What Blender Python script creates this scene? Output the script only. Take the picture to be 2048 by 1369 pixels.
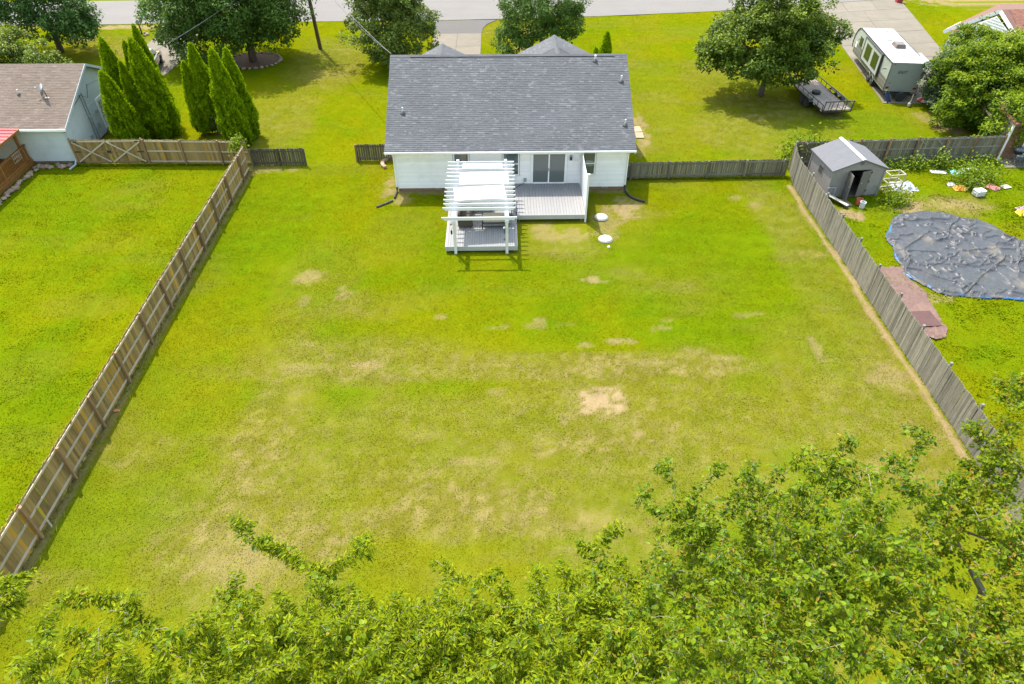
import bpy, bmesh, math, random
import numpy as np
from mathutils import Vector, Matrix, noise as mnoise
for o in list(bpy.data.objects): bpy.data.objects.remove(o)
sc = bpy.context.scene
R = math.radians
# ------------------------------------------------------------------ camera
CAM_H, PITCH, YAW, LENS_PX = 21.2, R(41.3), R(1.04), 1372.0
cam = bpy.data.cameras.new('camera'); cam_o = bpy.data.objects.new('camera', cam)
sc.collection.objects.link(cam_o)
cam.sensor_width = 36; cam.lens = LENS_PX/2048*36; cam.clip_start = .1; cam.clip_end = 3000
cam_o.location = (0, 0, CAM_H); cam_o.rotation_euler = (math.pi/2-PITCH, 0, -YAW)
sc.camera = cam_o
# ------------------------------------------------------------------ sky, sun, exposure
SUN = Vector((-.29, .48, 1)).normalized()
ELEV = math.asin(SUN.z); AZ = math.atan2(SUN.x, SUN.y)
w = bpy.data.worlds.new('World'); sc.world = w; w.use_nodes = True
nt = w.node_tree
sky = nt.nodes.new('ShaderNodeTexSky'); sky.sky_type = 'NISHITA'; sky.sun_disc = False
sky.sun_elevation = ELEV; sky.sun_rotation = AZ; sky.altitude = 200
sky.air_density = 2.4; sky.dust_density = 3.0; sky.ozone_density = 1.0
bg = nt.nodes['Background']; nt.links.new(sky.outputs[0], bg.inputs[0]); bg.inputs[1].default_value = .15
sl = bpy.data.lights.new('sun', 'SUN'); sl.energy = 2.8; sl.angle = R(.53); sl.color = (1, .955, .87)
so = bpy.data.objects.new('sun', sl); sc.collection.objects.link(so)
so.rotation_euler = SUN.to_track_quat('Z', 'Y').to_euler(); so.location = (-30, 60, 80)
sc.view_settings.view_transform = 'Standard'; sc.view_settings.look = 'None'
sc.view_settings.gamma = 1; sc.view_settings.use_curve_mapping = False
sc.view_settings.exposure = 1.58
# ------------------------------------------------------------------ helpers
COL = sc.collection
rng = np.random.default_rng(7); random.seed(7)
fwd = Vector((math.sin(YAW)*math.cos(PITCH), math.cos(YAW)*math.cos(PITCH), -math.sin(PITCH)))
rgt = Vector((math.cos(YAW), -math.sin(YAW), 0)); upv = rgt.cross(fwd)
def ray(px, py): return fwd + rgt*((px-1024)/LENS_PX) - upv*((py-684.5)/LENS_PX)
def at(px, py, z=0):                       # survey of the photograph: the point on the level z
    d = ray(px, py); t = (z-CAM_H)/d.z; return Vector((d.x*t, d.y*t, z))
def atd(px, py, dist):                     # ... or at a distance from the lens
    return Vector((0, 0, CAM_H)) + ray(px, py).normalized()*dist
XF = {}
def tag(o, label=None, cat=None, group=None, kind=None):
    if label: o['label'] = label
    if cat: o['category'] = cat
    if group: o['group'] = group
    if kind: o['kind'] = kind
    return o
def thing(name, label, cat, loc=(0, 0, 0), rz=0, group=None):
    o = bpy.data.objects.new(name, None); COL.objects.link(o); o.empty_display_size = .2
    o.location = loc; o.rotation_euler = (0, 0, rz)
    XF[o.name] = Matrix.Translation(Vector(loc)) @ Matrix.Rotation(rz, 4, 'Z')
    return tag(o, label, cat, group)
def link(name, me, parent=None, loc=(0, 0, 0), rot=(0, 0, 0), scale=(1, 1, 1)):
    o = bpy.data.objects.new(name, me); COL.objects.link(o)
    o.location = loc; o.rotation_euler = rot; o.scale = scale
    if parent is not None: o.parent = parent
    return o
def copy_tree(o, parent=None):
    c = o.copy(); COL.objects.link(c); c.parent = parent
    for ch in [x for x in bpy.data.objects if x.parent == o]: copy_tree(ch, c)
    return c
class MB:
    def __init__(s): s.v = []; s.f = []; s.t = []
    def add(s, vs, fs, tint=.5, T=None):
        n = len(s.v)
        s.v += [tuple(T @ Vector(q)) for q in vs] if T is not None else [tuple(q) for q in vs]
        s.f += [tuple(i+n for i in q) for q in fs]; s.t += [tint]*len(fs); return s
    def box(s, x0, x1, y0, y1, z0, z1, tint=.5, T=None):
        return s.add([(x0,y0,z0),(x1,y0,z0),(x1,y1,z0),(x0,y1,z0),(x0,y0,z1),(x1,y0,z1),(x1,y1,z1),(x0,y1,z1)],
            [(3,2,1,0),(4,5,6,7),(0,1,5,4),(1,2,6,5),(2,3,7,6),(3,0,4,7)], tint, T)
    def bar(s, p, q, w, h, up=(0, 0, 1), tint=.5):
        p = Vector(p); q = Vector(q); d = (q-p).normalized(); a = d.cross(Vector(up))
        if a.length < 1e-4: a = d.cross(Vector((0, 1, 0)))
        a.normalize(); b = a.cross(d); a *= w/2; b *= h/2
        vs = [p-a-b, p+a-b, p+a+b, p-a+b, q-a-b, q+a-b, q+a+b, q-a+b]
        return s.add(vs, [(0,1,2,3),(7,6,5,4),(0,4,5,1),(1,5,6,2),(2,6,7,3),(3,7,4,0)], tint)
    def tube(s, pts, r, n=6, r2=None, cap=True, tint=.5):
        pts = [Vector(q) for q in pts]; m = len(pts); r2 = r if r2 is None else r2
        rs = r if isinstance(r, (list, tuple)) else [r+(r2-r)*i/max(1, m-1) for i in range(m)]
        t0 = (pts[1]-pts[0]).normalized(); a = t0.orthogonal().normalized(); vs = []; fs = []
        for i in range(m):
            t = (pts[min(i+1, m-1)]-pts[max(i-1, 0)]).normalized()
            a = (a-t*a.dot(t)); a = a.normalized() if a.length > 1e-5 else t.orthogonal().normalized()
            b = t.cross(a)
            for k in range(n):
                an = 2*math.pi*k/n; vs.append(pts[i]+a*(rs[i]*math.cos(an))+b*(rs[i]*math.sin(an)))
        for i in range(m-1):
            for k in range(n):
                k2 = (k+1) % n; fs.append((i*n+k, i*n+k2, (i+1)*n+k2, (i+1)*n+k))
        if cap: fs += [tuple(range(n))[::-1], tuple(range((m-1)*n, m*n))]
        return s.add(vs, fs, tint)
    def lathe(s, prof, n=16, c=(0, 0, 0), T=None, tint=.5):
        vs = []; fs = []; m = len(prof)
        for r, z in prof:
            for k in range(n):
                an = 2*math.pi*k/n; vs.append((c[0]+r*math.cos(an), c[1]+r*math.sin(an), c[2]+z))
        for i in range(m-1):
            for k in range(n):
                k2 = (k+1) % n; fs.append((i*n+k, i*n+k2, (i+1)*n+k2, (i+1)*n+k))
        fs += [tuple(range(n))[::-1], tuple(range((m-1)*n, m*n))]
        return s.add(vs, fs, tint, T)
    def prism(s, poly, z0, z1, T=None, tint=.5):     # poly in xy (counter-clockwise), extruded in z
        n = len(poly); vs = [(x, y, z0) for x, y in poly]+[(x, y, z1) for x, y in poly]
        fs = [tuple(range(n))[::-1], tuple(range(n, 2*n))]+[(i, (i+1) % n, n+(i+1) % n, n+i) for i in range(n)]
        return s.add(vs, fs, tint, T)
    def mesh(s, name, mat, smooth=False, bev=0, seg=1):
        me = bpy.data.meshes.new(name); me.from_pydata(s.v, [], s.f)
        if mat: me.materials.append(mat)
        a = me.attributes.new('tint', 'FLOAT', 'FACE'); a.data.foreach_set('value', s.t)
        if bev:
            bm = bmesh.new(); bm.from_mesh(me)
            bmesh.ops.bevel(bm, geom=bm.edges[:], offset=bev, segments=seg, affect='EDGES', profile=.5)
            bm.to_mesh(me); bm.free()
        if smooth: me.polygons.foreach_set('use_smooth', [True]*len(me.polygons))
        me.update(); return me
    def w(s, name, mat, parent=None, **k):           # built in world coordinates
        root = parent
        while root is not None and root.parent is not None: root = root.parent
        if root is not None and root.name in XF:
            inv = XF[root.name].inverted(); s.v = [tuple(inv @ Vector(q)) for q in s.v]
        return link(name, s.mesh(name, mat, **k), parent)
    def l(s, name, mat, parent=None, loc=(0, 0, 0), rot=(0, 0, 0), **k):   # built in the thing's own coordinates
        return link(name, s.mesh(name, mat, **k), parent, loc, rot)
def bx(*a, **k): return MB().box(*a, **k)
def Tm(loc, rx=0, ry=0, rz=0):
    return Matrix.Translation(Vector(loc)) @ Matrix.Rotation(rz, 4, 'Z') @ Matrix.Rotation(ry, 4, 'Y') @ Matrix.Rotation(rx, 4, 'X')
XZ = Matrix(((1,0,0,0),(0,0,-1,0),(0,1,0,0),(0,0,0,1)))       # xy polygon stood up: y -> z, extrusion -> -y
YZ = Matrix(((0,0,1,0),(1,0,0,0),(0,1,0,0),(0,0,0,1)))        # x -> y, y -> z, extrusion -> x
def npmesh(name, V, F, mat, tint=None, smooth=False, color=None):
    V = np.asarray(V, np.float32); F = np.asarray(F, np.int32); k = F.shape[1]
    me = bpy.data.meshes.new(name); me.vertices.add(len(V)); me.vertices.foreach_set('co', V.ravel())
    me.loops.add(F.size); me.loops.foreach_set('vertex_index', F.ravel())
    me.polygons.add(len(F)); me.polygons.foreach_set('loop_start', np.arange(0, F.size, k, dtype=np.int32))
    me.polygons.foreach_set('use_smooth', np.full(len(F), smooth))
    if tint is not None:
        a = me.attributes.new('tint', 'FLOAT', 'FACE'); a.data.foreach_set('value', np.asarray(tint, np.float32))
    if color is not None:
        a = me.attributes.new('lawn', 'FLOAT_COLOR', 'POINT' if len(color) == len(V) else 'FACE')
        c4 = np.ones((len(color), 4), np.float32); c4[:, :3] = color; a.data.foreach_set('color', c4.ravel())
    me.materials.append(mat); me.update(calc_edges=True); me.validate(); return me
# value noise shared by the lawn and the blades on it
_H = np.random.default_rng(3).random((256, 256)).astype(np.float32)
def vnoise(x, y, s, off=0):
    x = np.asarray(x)/s+off*17.3+1000; y = np.asarray(y)/s+off*9.1+1000
    xi = np.floor(x).astype(int); yi = np.floor(y).astype(int); fx = x-xi; fy = y-yi
    fx = fx*fx*(3-2*fx); fy = fy*fy*(3-2*fy); g = lambda a, b: _H[a % 256, b % 256]
    return (g(xi,yi)*(1-fx)+g(xi+1,yi)*fx)*(1-fy)+(g(xi,yi+1)*(1-fx)+g(xi+1,yi+1)*fx)*fy
def fnoise(x, y, s, o=4, off=0):
    v = 0; a = 1; t = 0
    for i in range(o): v = v+a*vnoise(x, y, s/2**i, off+i); t += a; a *= .55
    return v/t
def sstep(a, b, x): t = np.clip((x-a)/(b-a), 0, 1); return t*t*(3-2*t)
# ------------------------------------------------------------------ materials
def nodes(name):
    m = bpy.data.materials.new(name); m.use_nodes = True; t = m.node_tree
    return m, t, t.nodes['Principled BSDF'], t.nodes.new, t.links.new
def mixc(N, L, a, b, f, mode='MIX'):
    n = N('ShaderNodeMix'); n.data_type = 'RGBA'; n.blend_type = mode
    for s, v in ((0, f), (6, a), (7, b)):
        if hasattr(v, 'links'): L(v, n.inputs[s])
        else: n.inputs[s].default_value = v if s == 0 else (*v, 1)
    return n.outputs[2]
def mth(N, L, op, a, b=0.):
    n = N('ShaderNodeMath'); n.operation = op
    for i, v in ((0, a), (1, b)):
        if hasattr(v, 'links'): L(v, n.inputs[i])
        else: n.inputs[i].default_value = v
    return n.outputs[0]
def noise_n(N, L, vec, scale, detail=4, rough=.6):
    n = N('ShaderNodeTexNoise'); n.inputs['Scale'].default_value = scale
    n.inputs['Detail'].default_value = detail; n.inputs['Roughness'].default_value = rough
    if vec is not None: L(vec, n.inputs['Vector'])
    return n.outputs['Fac']
def cont(N, L, f, a=.3, b=.7):
    n = N('ShaderNodeMapRange'); n.inputs[1].default_value = a; n.inputs[2].default_value = b
    L(f, n.inputs[0]); return n.outputs[0]
MC = {}
def pm(name, c1, c2=None, rough=.8, scale=3., stretch=(1, 1, 1), bump=0., bscale=40., rnd=0., tint=0., metal=0., spec=.35,
       dirt=None, dscale=1.2, damt=.5, clear=0.):
    """painted / wooden / stone surface: two tones in stretched noise, per-piece variation, dirt blotches, fine relief"""
    if name in MC: return MC[name]
    m, t, P, N, L = nodes(name); c2 = c2 or tuple(x*.8 for x in c1)
    tc = N('ShaderNodeTexCoord'); mp = N('ShaderNodeMapping'); mp.inputs['Scale'].default_value = stretch
    oi = N('ShaderNodeObjectInfo')
    ad = N('ShaderNodeVectorMath'); ad.operation = 'ADD'; L(tc.outputs['Object'], ad.inputs[0])
    cb = N('ShaderNodeCombineXYZ'); r50 = mth(N, L, 'MULTIPLY', oi.outputs['Random'], 50.)
    for i in range(3): L(r50, cb.inputs[i])
    L(cb.outputs[0], ad.inputs[1]); L(ad.outputs[0], mp.inputs[0])
    f = cont(N, L, noise_n(N, L, mp.outputs[0], scale, 5)); col = mixc(N, L, c1, c2, f)
    if rnd:
        k = mth(N, L, 'ADD', mth(N, L, 'MULTIPLY', oi.outputs['Random'], 2*rnd), 1-rnd)
        cc = N('ShaderNodeCombineXYZ')
        for i in range(3): L(k, cc.inputs[i])
        col = mixc(N, L, col, cc.outputs[0], 1., 'MULTIPLY')
    if tint:
        a = N('ShaderNodeAttribute'); a.attribute_name = 'tint'
        k = mth(N, L, 'ADD', mth(N, L, 'MULTIPLY', a.outputs['Fac'], 2*tint), 1-tint)
        cc = N('ShaderNodeCombineXYZ')
        for i in range(3): L(k, cc.inputs[i])
        col = mixc(N, L, col, cc.outputs[0], 1., 'MULTIPLY')
    if dirt:
        d = cont(N, L, noise_n(N, L, ad.outputs[0], dscale, 6, .7), .5, .75)
        col = mixc(N, L, col, dirt, mth(N, L, 'MULTIPLY', d, damt))
    L(col, P.inputs['Base Color']); P.inputs['Roughness'].default_value = rough
    P.inputs['Metallic'].default_value = metal; P.inputs['Specular IOR Level'].default_value = spec
    P.inputs['Coat Weight'].default_value = clear
    if bump:
        b = N('ShaderNodeBump'); b.inputs['Strength'].default_value = bump; b.inputs['Distance'].default_value = .02
        L(noise_n(N, L, mp.outputs[0], bscale, 4), b.inputs['Height']); L(b.outputs[0], P.inputs['Normal'])
    MC[name] = m; return m
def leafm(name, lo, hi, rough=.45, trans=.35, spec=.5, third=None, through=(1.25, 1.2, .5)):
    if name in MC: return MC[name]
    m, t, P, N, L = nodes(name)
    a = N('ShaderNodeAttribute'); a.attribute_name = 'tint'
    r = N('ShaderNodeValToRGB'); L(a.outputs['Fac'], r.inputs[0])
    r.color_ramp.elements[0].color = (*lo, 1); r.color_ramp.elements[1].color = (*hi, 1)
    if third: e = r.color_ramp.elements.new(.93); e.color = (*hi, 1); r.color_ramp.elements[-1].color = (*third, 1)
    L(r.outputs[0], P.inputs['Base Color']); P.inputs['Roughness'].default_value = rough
    P.inputs['Specular IOR Level'].default_value = spec
    tr = N('ShaderNodeBsdfTranslucent'); L(mixc(N, L, r.outputs[0], through, 1., 'MULTIPLY'), tr.inputs[0])
    mx = N('ShaderNodeMixShader'); mx.inputs[0].default_value = trans
    L(P.outputs[0], mx.inputs[1]); L(tr.outputs[0], mx.inputs[2]); L(mx.outputs[0], t.nodes['Material Output'].inputs[0])
    MC[name] = m; return m
def glassm(name, c, rough=.05):
    if name in MC: return MC[name]
    m, t, P, N, L = nodes(name)
    P.inputs['Base Color'].default_value = (*c, 1); P.inputs['Roughness'].default_value = rough
    P.inputs['Specular IOR Level'].default_value = .8; P.inputs['Coat Weight'].default_value = .6
    P.inputs['Coat Roughness'].default_value = .03
    tc = N('ShaderNodeTexCoord'); b = N('ShaderNodeBump'); b.inputs['Strength'].default_value = .04
    L(noise_n(N, L, tc.outputs['Object'], 1.5, 2), b.inputs['Height']); L(b.outputs[0], P.inputs['Normal'])
    MC[name] = m; return m
def sidingm(name, c1, c2, **k): return pm(name, c1, c2, rough=.55, scale=1.3, stretch=(.5, .5, 3), bump=.1, bscale=60, **k)
def shinglem(name, c0, c1, c2, rough=.9):
    if name in MC: return MC[name]
    m, t, P, N, L = nodes(name)
    a = N('ShaderNodeAttribute'); a.attribute_name = 'tint'
    r = N('ShaderNodeValToRGB'); L(a.outputs['Fac'], r.inputs[0]); e = r.color_ramp.elements
    e[0].color = (*c0, 1); e[1].color = (*c2, 1); n = e.new(.6); n.color = (*c1, 1)
    tc = N('ShaderNodeTexCoord')
    g = noise_n(N, L, tc.outputs['Object'], 55, 3, .8); big = noise_n(N, L, tc.outputs['Object'], .5, 4)
    k = mth(N, L, 'ADD', mth(N, L, 'MULTIPLY', g, .7), mth(N, L, 'MULTIPLY', big, .5)); k = mth(N, L, 'ADD', k, .4)
    cc = N('ShaderNodeCombineXYZ')
    for i in range(3): L(k, cc.inputs[i])
    L(mixc(N, L, r.outputs[0], cc.outputs[0], 1., 'MULTIPLY'), P.inputs['Base Color'])
    P.inputs['Roughness'].default_value = rough; P.inputs['Specular IOR Level'].default_value = .25
    b = N('ShaderNodeBump'); b.inputs['Strength'].default_value = .4; b.inputs['Distance'].default_value = .01
    L(g, b.inputs['Height']); L(b.outputs[0], P.inputs['Normal'])
    MC[name] = m; return m
WHITE = pm('white_vinyl', (.62, .62, .63), (.58, .58, .59), rough=.45, bump=.03, dirt=(.4, .38, .33), damt=.25)
TRIM = pm('white_trim', (.78, .78, .79), (.73, .73, .74), rough=.5, dirt=(.42, .4, .36), damt=.25)
BLACKM = pm('black_metal', (.012, .012, .013), (.02, .02, .02), rough=.5, metal=.0, spec=.5)
DARKP = pm('dark_plastic', (.02, .021, .024), (.035, .035, .038), rough=.5, bump=.1)
RUBBER = pm('rubber', (.016, .016, .017), (.03, .03, .03), rough=.85, bump=.3)
STEEL = pm('galvanised_steel', (.42, .43, .44), (.34, .35, .36), rough=.4, metal=.8)
CONC = pm('concrete', (.16, .137, .107), (.13, .11, .085), rough=.9, scale=.7, bump=.25, bscale=25, rnd=.06, dirt=(.1, .083, .062), dscale=.9, damt=.45)
STONE = pm('field_stone', (.30, .2, .14), (.22, .17, .14), rough=.9, bump=.7, bscale=9, rnd=.3, dirt=(.2, .09, .045), damt=.6)
# ------------------------------------------------------------------ lawn colour (real tone of turf, straw and soil over the plot)
C_LUSH, C_GREEN, C_YEL, C_OLIVE, C_STRAW, C_SOIL, C_MULCH = [np.array(c) for c in
    ((.05,.093,.0015), (.076,.108,.0015), (.113,.116,.0015), (.108,.098,.014), (.165,.132,.046), (.205,.148,.078), (.10,.055,.035))]
def patch(px, py, rx, ry, k):      # a worn place: measured centre, half sizes in metres from the same survey
    c = at(px, py); a = at(px+rx, py); b = at(px, py-ry)
    return (c.x, c.y, abs(a.x-c.x), abs(b.y-c.y), k)
SOILP = [patch(*q[:4], q[4]*.8) for q in [(1090,462,22,14,.55),(1140,470,34,12,.5),(1250,418,26,16,.85),(1215,450,22,22,.5),
  (1190,560,22,6,.8),(615,555,26,13,.6),(690,585,22,11,.5),(610,605,10,18,.4),(738,730,34,7,.6),(600,735,40,8,.45),(955,925,42,11,.42),
  (480,1120,75,55,.5),(1242,682,20,5,.65),(1330,655,20,14,.5),(1085,650,36,7,.4),(890,633,14,5,.5),(985,655,20,5,.4),(1275,868,9,6,.7),
  (1635,700,9,22,.5),(1785,752,36,26,.55),(780,372,13,20,.7),(800,398,16,8,.7),(1280,262,15,26,.85),(1278,300,12,16,.5),(1702,430,24,9,1.),(1815,414,26,20,1.),
  (1890,408,46,9,.7),(1945,412,26,9,.55),(530,340,46,6,.5),(1900,255,22,12,.8),(1860,235,30,10,.5),(1990,12,60,9,.5),(1900,4,60,7,.9),(230,55,120,3,1.0),(150,80,40,4,.6),
  (1850,600,40,7,.6),(1660,230,20,6,.5),(1180,740,14,5,.5),(1440,330,20,6,.3),(1560,955,40,10,.3),(1720,720,8,4,.5),(1500,630,25,6,.35),
  (640,150,30,10,.3),(1060,60,12,6,.6),(1040,98,14,5,.6),(1470,395,15,5,.4),(1510,408,14,6,.4),(1690,820,10,5,.4),(1080,640,14,4,.5),(1165,690,16,4,.5),
  (1380,700,30,6,.4),(1300,725,40,6,.4),(1450,715,30,6,.4),(990,785,14,8,.4),(1170,785,14,5,.3),(545,1090,40,22,.4),(600,1030,22,30,.25),(850,870,40,8,.3)]]
DRYP = [patch(*q) for q in [(1000,735,470,22,.5),(1250,860,330,80,.4),(900,900,350,90,.35),(540,880,60,200,.45),(1700,800,120,150,.4),(1640,560,50,200,.45),
  (700,720,180,40,.4),(1650,480,60,70,.4),(640,560,80,70,.35),(650,130,60,40,.55),(540,240,70,60,.4),(1480,260,80,50,.45),(1330,270,50,70,.3),(1580,240,90,40,.5),
  (1100,470,110,40,.28),(1230,450,70,50,.3),(1890,410,80,20,.6),(500,1100,150,110,.45),(1150,985,400,60,.35),(170,610,70,20,.3),(60,740,60,40,.25),(1010,50,50,30,.3),(800,470,60,40,.3),
  (1750,250,90,20,.3),(1480,160,90,40,.4),(230,95,90,20,.4),(1280,170,60,60,.25),(250,400,60,30,.2),(1350,560,130,50,.25)]]
LUSHP = [patch(*q) for q in [(700,520,250,60,.5),(1350,530,200,60,.55),(1300,620,260,50,.5),(960,570,200,40,.5),(1700,350,120,40,.2),(1800,340,200,60,.8),(2000,640,140,120,.6),(1720,500,60,60,.8),
  (250,380,260,50,.5),(100,600,200,300,.3),(420,180,120,50,.3),(1450,330,120,25,.4),(1700,260,120,25,.6),(1250,120,60,40,.3),(640,380,80,40,.3),(1560,620,120,80,.4),(1420,480,90,40,.5)]]
def blobs(x, y, lst, wob):
    s = np.zeros_like(x)
    for cx, cy, rx, ry, k in lst:
        d = ((x-cx)/(rx*1.15))**2+((y-cy)/(ry*1.15))**2
        s = np.maximum(s, k*np.clip(1.45-d*.9-wob, 0, 1))
    return s
def lawn(x, y):
    n1 = fnoise(x, y, 7., 4, 0); n2 = fnoise(x, y, 2.0, 4, 5); n3 = fnoise(x, y, .55, 3, 9); n4 = fnoise(x*.6, y*1.5, 3.2, 4, 14)
    n5 = fnoise(x, y, .22, 2, 31); soil = blobs(x, y, SOILP, (n3-.5)*3.4+(n2-.5)*1.4+(n5-.5)*1.6+.1)
    bx_ = np.maximum(np.abs(x-4.15)/1.0, np.abs(y-20.3)/.72)+(n5-.5)*.5+(n3-.5)*.5; box_ = sstep(1.12, .8, bx_)*(1-.75*sstep(.56, .66, n5)*sstep(.2, .7, bx_)); soil = np.maximum(soil, box_)   # worn rectangle with tufts coming back
    strip = sstep(.3, .04, np.abs(x-18.2+.1*(n2-.5)*4)+(n3-.5)*.25)*((y > 9) & (y < 39))
    soil = np.maximum(soil, strip*.8)
    fl = sstep(.3, .02, np.abs(x+16.28)+(n3-.5)*.3)*((y > 6) & (y < 41)); soil = np.maximum(soil, fl*.5)
    hb = sstep(.7, .1, 38.5-y+(n3-.5)*.7)*((y < 38.7) & (x > -6.6) & (x < 8)); soil = np.maximum(soil, hb*.55)
    dry = blobs(x, y, DRYP, (n2-.5)*1.2+(n3-.5)*.8-.2)
    lush = blobs(x, y, LUSHP, (n2-.5)*.8-.3)
    yard = ((x > -16.4) & (x < 18.3) & (y < 39)).astype(float)
    dry = np.clip(dry*1.1+sstep(.5, .78, n4)*(.3+.15*yard)+sstep(31, 16, y)*.16*yard-.35*lush, 0, 1)
    g = sstep(.28, .76, n1*.5+n2*.35+n3*.15+.22*lush)
    c = C_YEL+(C_GREEN-C_YEL)*g[..., None]
    c = c+(C_LUSH-c)*(sstep(.5, .75, n2*.4+n3*.3+n5*.3)*(.25+.45*lush))[..., None]
    c = c+(C_OLIVE-c)*np.clip(dry*(.5+n3*.35+n5*.45), 0, 1)[..., None]
    c = c+(C_STRAW-c)*(np.clip(dry-.3, 0, 1)*sstep(.4, .75, .35*n3+.65*n5)*1.3).clip(0, 1)[..., None]
    sk = sstep(.25, 1.0, soil*(.75+n5*.6))
    c = c+(C_STRAW-c)*(sstep(.08, .4, soil)*.6)[..., None]
    c = c+(C_SOIL-c)*sk[..., None]
    mow = 1+.035*np.sin((y+.12*x)*2*np.pi/1.15+3*n1)*sstep(.35, .6, n1)      # faint mower passes
    return c*((.86+.28*n3)*mow)[..., None], sk
def axis(a, b, step, far0, far1):
    return np.unique(np.concatenate([np.linspace(far0, a, 14)[:-1], np.arange(a, b, step), np.linspace(b, far1, 14)]))
gx_ = axis(-46, 49, .2, -600, 600); gy_ = axis(3, 84, .2, -60, 1200)
X, Y = np.meshgrid(gx_, gy_); Z = (fnoise(X, Y, 3., 3, 2)-.5)*.05+(fnoise(X, Y, .5, 2, 8)-.5)*.03-.02
ins = (X > -46) & (X < 49) & (Y > 3) & (Y < 84); Z = np.where(ins, Z, -.02)
V = np.stack([X, Y, Z], -1).reshape(-1, 3); ny, nx = X.shape
i = np.arange(ny*nx).reshape(ny, nx); Fq = np.stack([i[:-1, :-1], i[:-1, 1:], i[1:, 1:], i[1:, :-1]], -1).reshape(-1, 4)
colr, soilk = lawn(V[:, 0], V[:, 1])
def lawn_material(name, blades):
    m, t, P, N, L = nodes(name)
    a = N('ShaderNodeAttribute'); a.attribute_name = 'lawn'
    P.inputs['Roughness'].default_value = .9; P.inputs['Specular IOR Level'].default_value = 0.
    if not blades:
        g = N('ShaderNodeNewGeometry')
        f = noise_n(N, L, g.outputs['Position'], 14, 5, .8); f2 = noise_n(N, L, g.outputs['Position'], 2.2, 4, .65)
        k = mth(N, L, 'ADD', mth(N, L, 'MULTIPLY', f, 1.0), mth(N, L, 'MULTIPLY', f2, .45)); k = mth(N, L, 'ADD', k, .3)
        cc = N('ShaderNodeCombineXYZ')
        for i in range(3): L(k, cc.inputs[i])
        L(mixc(N, L, a.outputs['Color'], cc.outputs[0], 1., 'MULTIPLY'), P.inputs['Base Color'])
        b = N('ShaderNodeBump'); b.inputs['Strength'].default_value = .35; b.inputs['Distance'].default_value = .04
        L(f, b.inputs['Height']); L(b.outputs[0], P.inputs['Normal'])
    else:
        L(a.outputs['Color'], P.inputs['Base Color'])
        g = N('ShaderNodeNewGeometry'); v = N('ShaderNodeVectorMath'); v.operation = 'MULTIPLY_ADD'     # thin blades scatter light all round
        L(g.outputs['Normal'], v.inputs[0]); v.inputs[1].default_value = (.5, .5, .4); v.inputs[2].default_value = (0, 0, .6)
        nz = N('ShaderNodeVectorMath'); nz.operation = 'NORMALIZE'; L(v.outputs[0], nz.inputs[0]); L(nz.outputs[0], P.inputs['Normal'])
    return m
gm = npmesh('ground', V, Fq, lawn_material('turf', False), smooth=True, color=colr)
tag(link('ground', gm), 'yellow-green mown lawn with worn straw and bare soil patches', 'ground', kind='structure')
# ------------------------------------------------------------------ road and drives
ASPH = pm('pale_asphalt', (.145, .132, .124), (.13, .118, .111), rough=.9, scale=.25, stretch=(.4, 2.5, 1), bump=.3, bscale=40, dirt=(.105, .096, .09), dscale=.35, damt=.35)
APRON = pm('grey_asphalt', (.088, .08, .075), (.075, .068, .065), rough=.9, scale=1.2, bump=.3, dirt=(.11, .1, .09), damt=.4)
near = [(-400, 66), (-60, 72.0), (-40.4, 72.4), (-19.9, 72.95), (-6.9, 73.1), (1.64, 73.6), (10, 74.2), (21.9, 75.6), (34.3, 78.2), (46, 80.6), (80, 88), (400, 160)]
mb = MB()
for (a, b), (c, d) in zip(near[:-1], near[1:]):
    n = 8 if abs(c-a) < 60 else 2
    for k in range(n):
        u, v = k/n, (k+1)/n; x0, y0, x1, y1 = a+(c-a)*u, b+(d-b)*u, a+(c-a)*v, b+(d-b)*v
        mb.add([(x0, y0, .022), (x1, y1, .022), (x1, y1+8.2, .03), (x0, y0+8.2, .03)], [(0, 1, 2, 3)])
tag(mb.w('road', ASPH), 'pale grey asphalt street along the top of the picture', 'road', kind='structure')
dw = thing('driveway', 'beige concrete driveway with grey asphalt apron in front of the main house', 'driveway', (-3.9, 60, 0)); tag(dw, kind='structure')
MB().prism([(-6.2, 69.05), (-1.7, 68.98), (-1.55, 70.6), (-1.15, 71.9), (-.2, 73.2), (-6.35, 73.0)], -.05, .027).w('apron', APRON, dw)
for k in range(5):
    y0 = 50.6+k*3.68; bx(-6.18, -3.96, y0, y0+3.66, -.05, .03).w('concrete_panel', CONC, dw); bx(-3.94, -1.68, y0, y0+3.66, -.05, .032).w('concrete_panel', CONC, dw)
dr = thing('driveway', 'wide beige concrete driveway under the travel trailer', 'driveway', (33, 60, 0)); tag(dr, kind='structure')
L0, L1 = Vector((33.3, 77.9)), Vector((29.7, 51.6)); R0, R1 = Vector((43.6, 80.0)), Vector((37.6, 51.2))
for r in range(8):
    for c in range(2 if r else 3):
        def q(u, v): return L0.lerp(L1, v).lerp(R0.lerp(R1, v), u)
        nc = 2 if r else 3; e = .0016
        u0, u1, v0, v1 = c/nc+e, (c+1)/nc-e, r/8+e/2, (r+1)/8-e/2
        po = [q(u0, v1), q(u1, v1), q(u1, v0), q(u0, v0)]
        MB().prism([tuple(p) for p in po], -.05, .028+.004*((r+c) % 2)).w('concrete_panel', CONC, dr)
dl = thing('driveway', 'narrow beige concrete driveway beside the parked dark car', 'driveway', (-30, 62, 0)); tag(dl, kind='structure')
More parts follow.
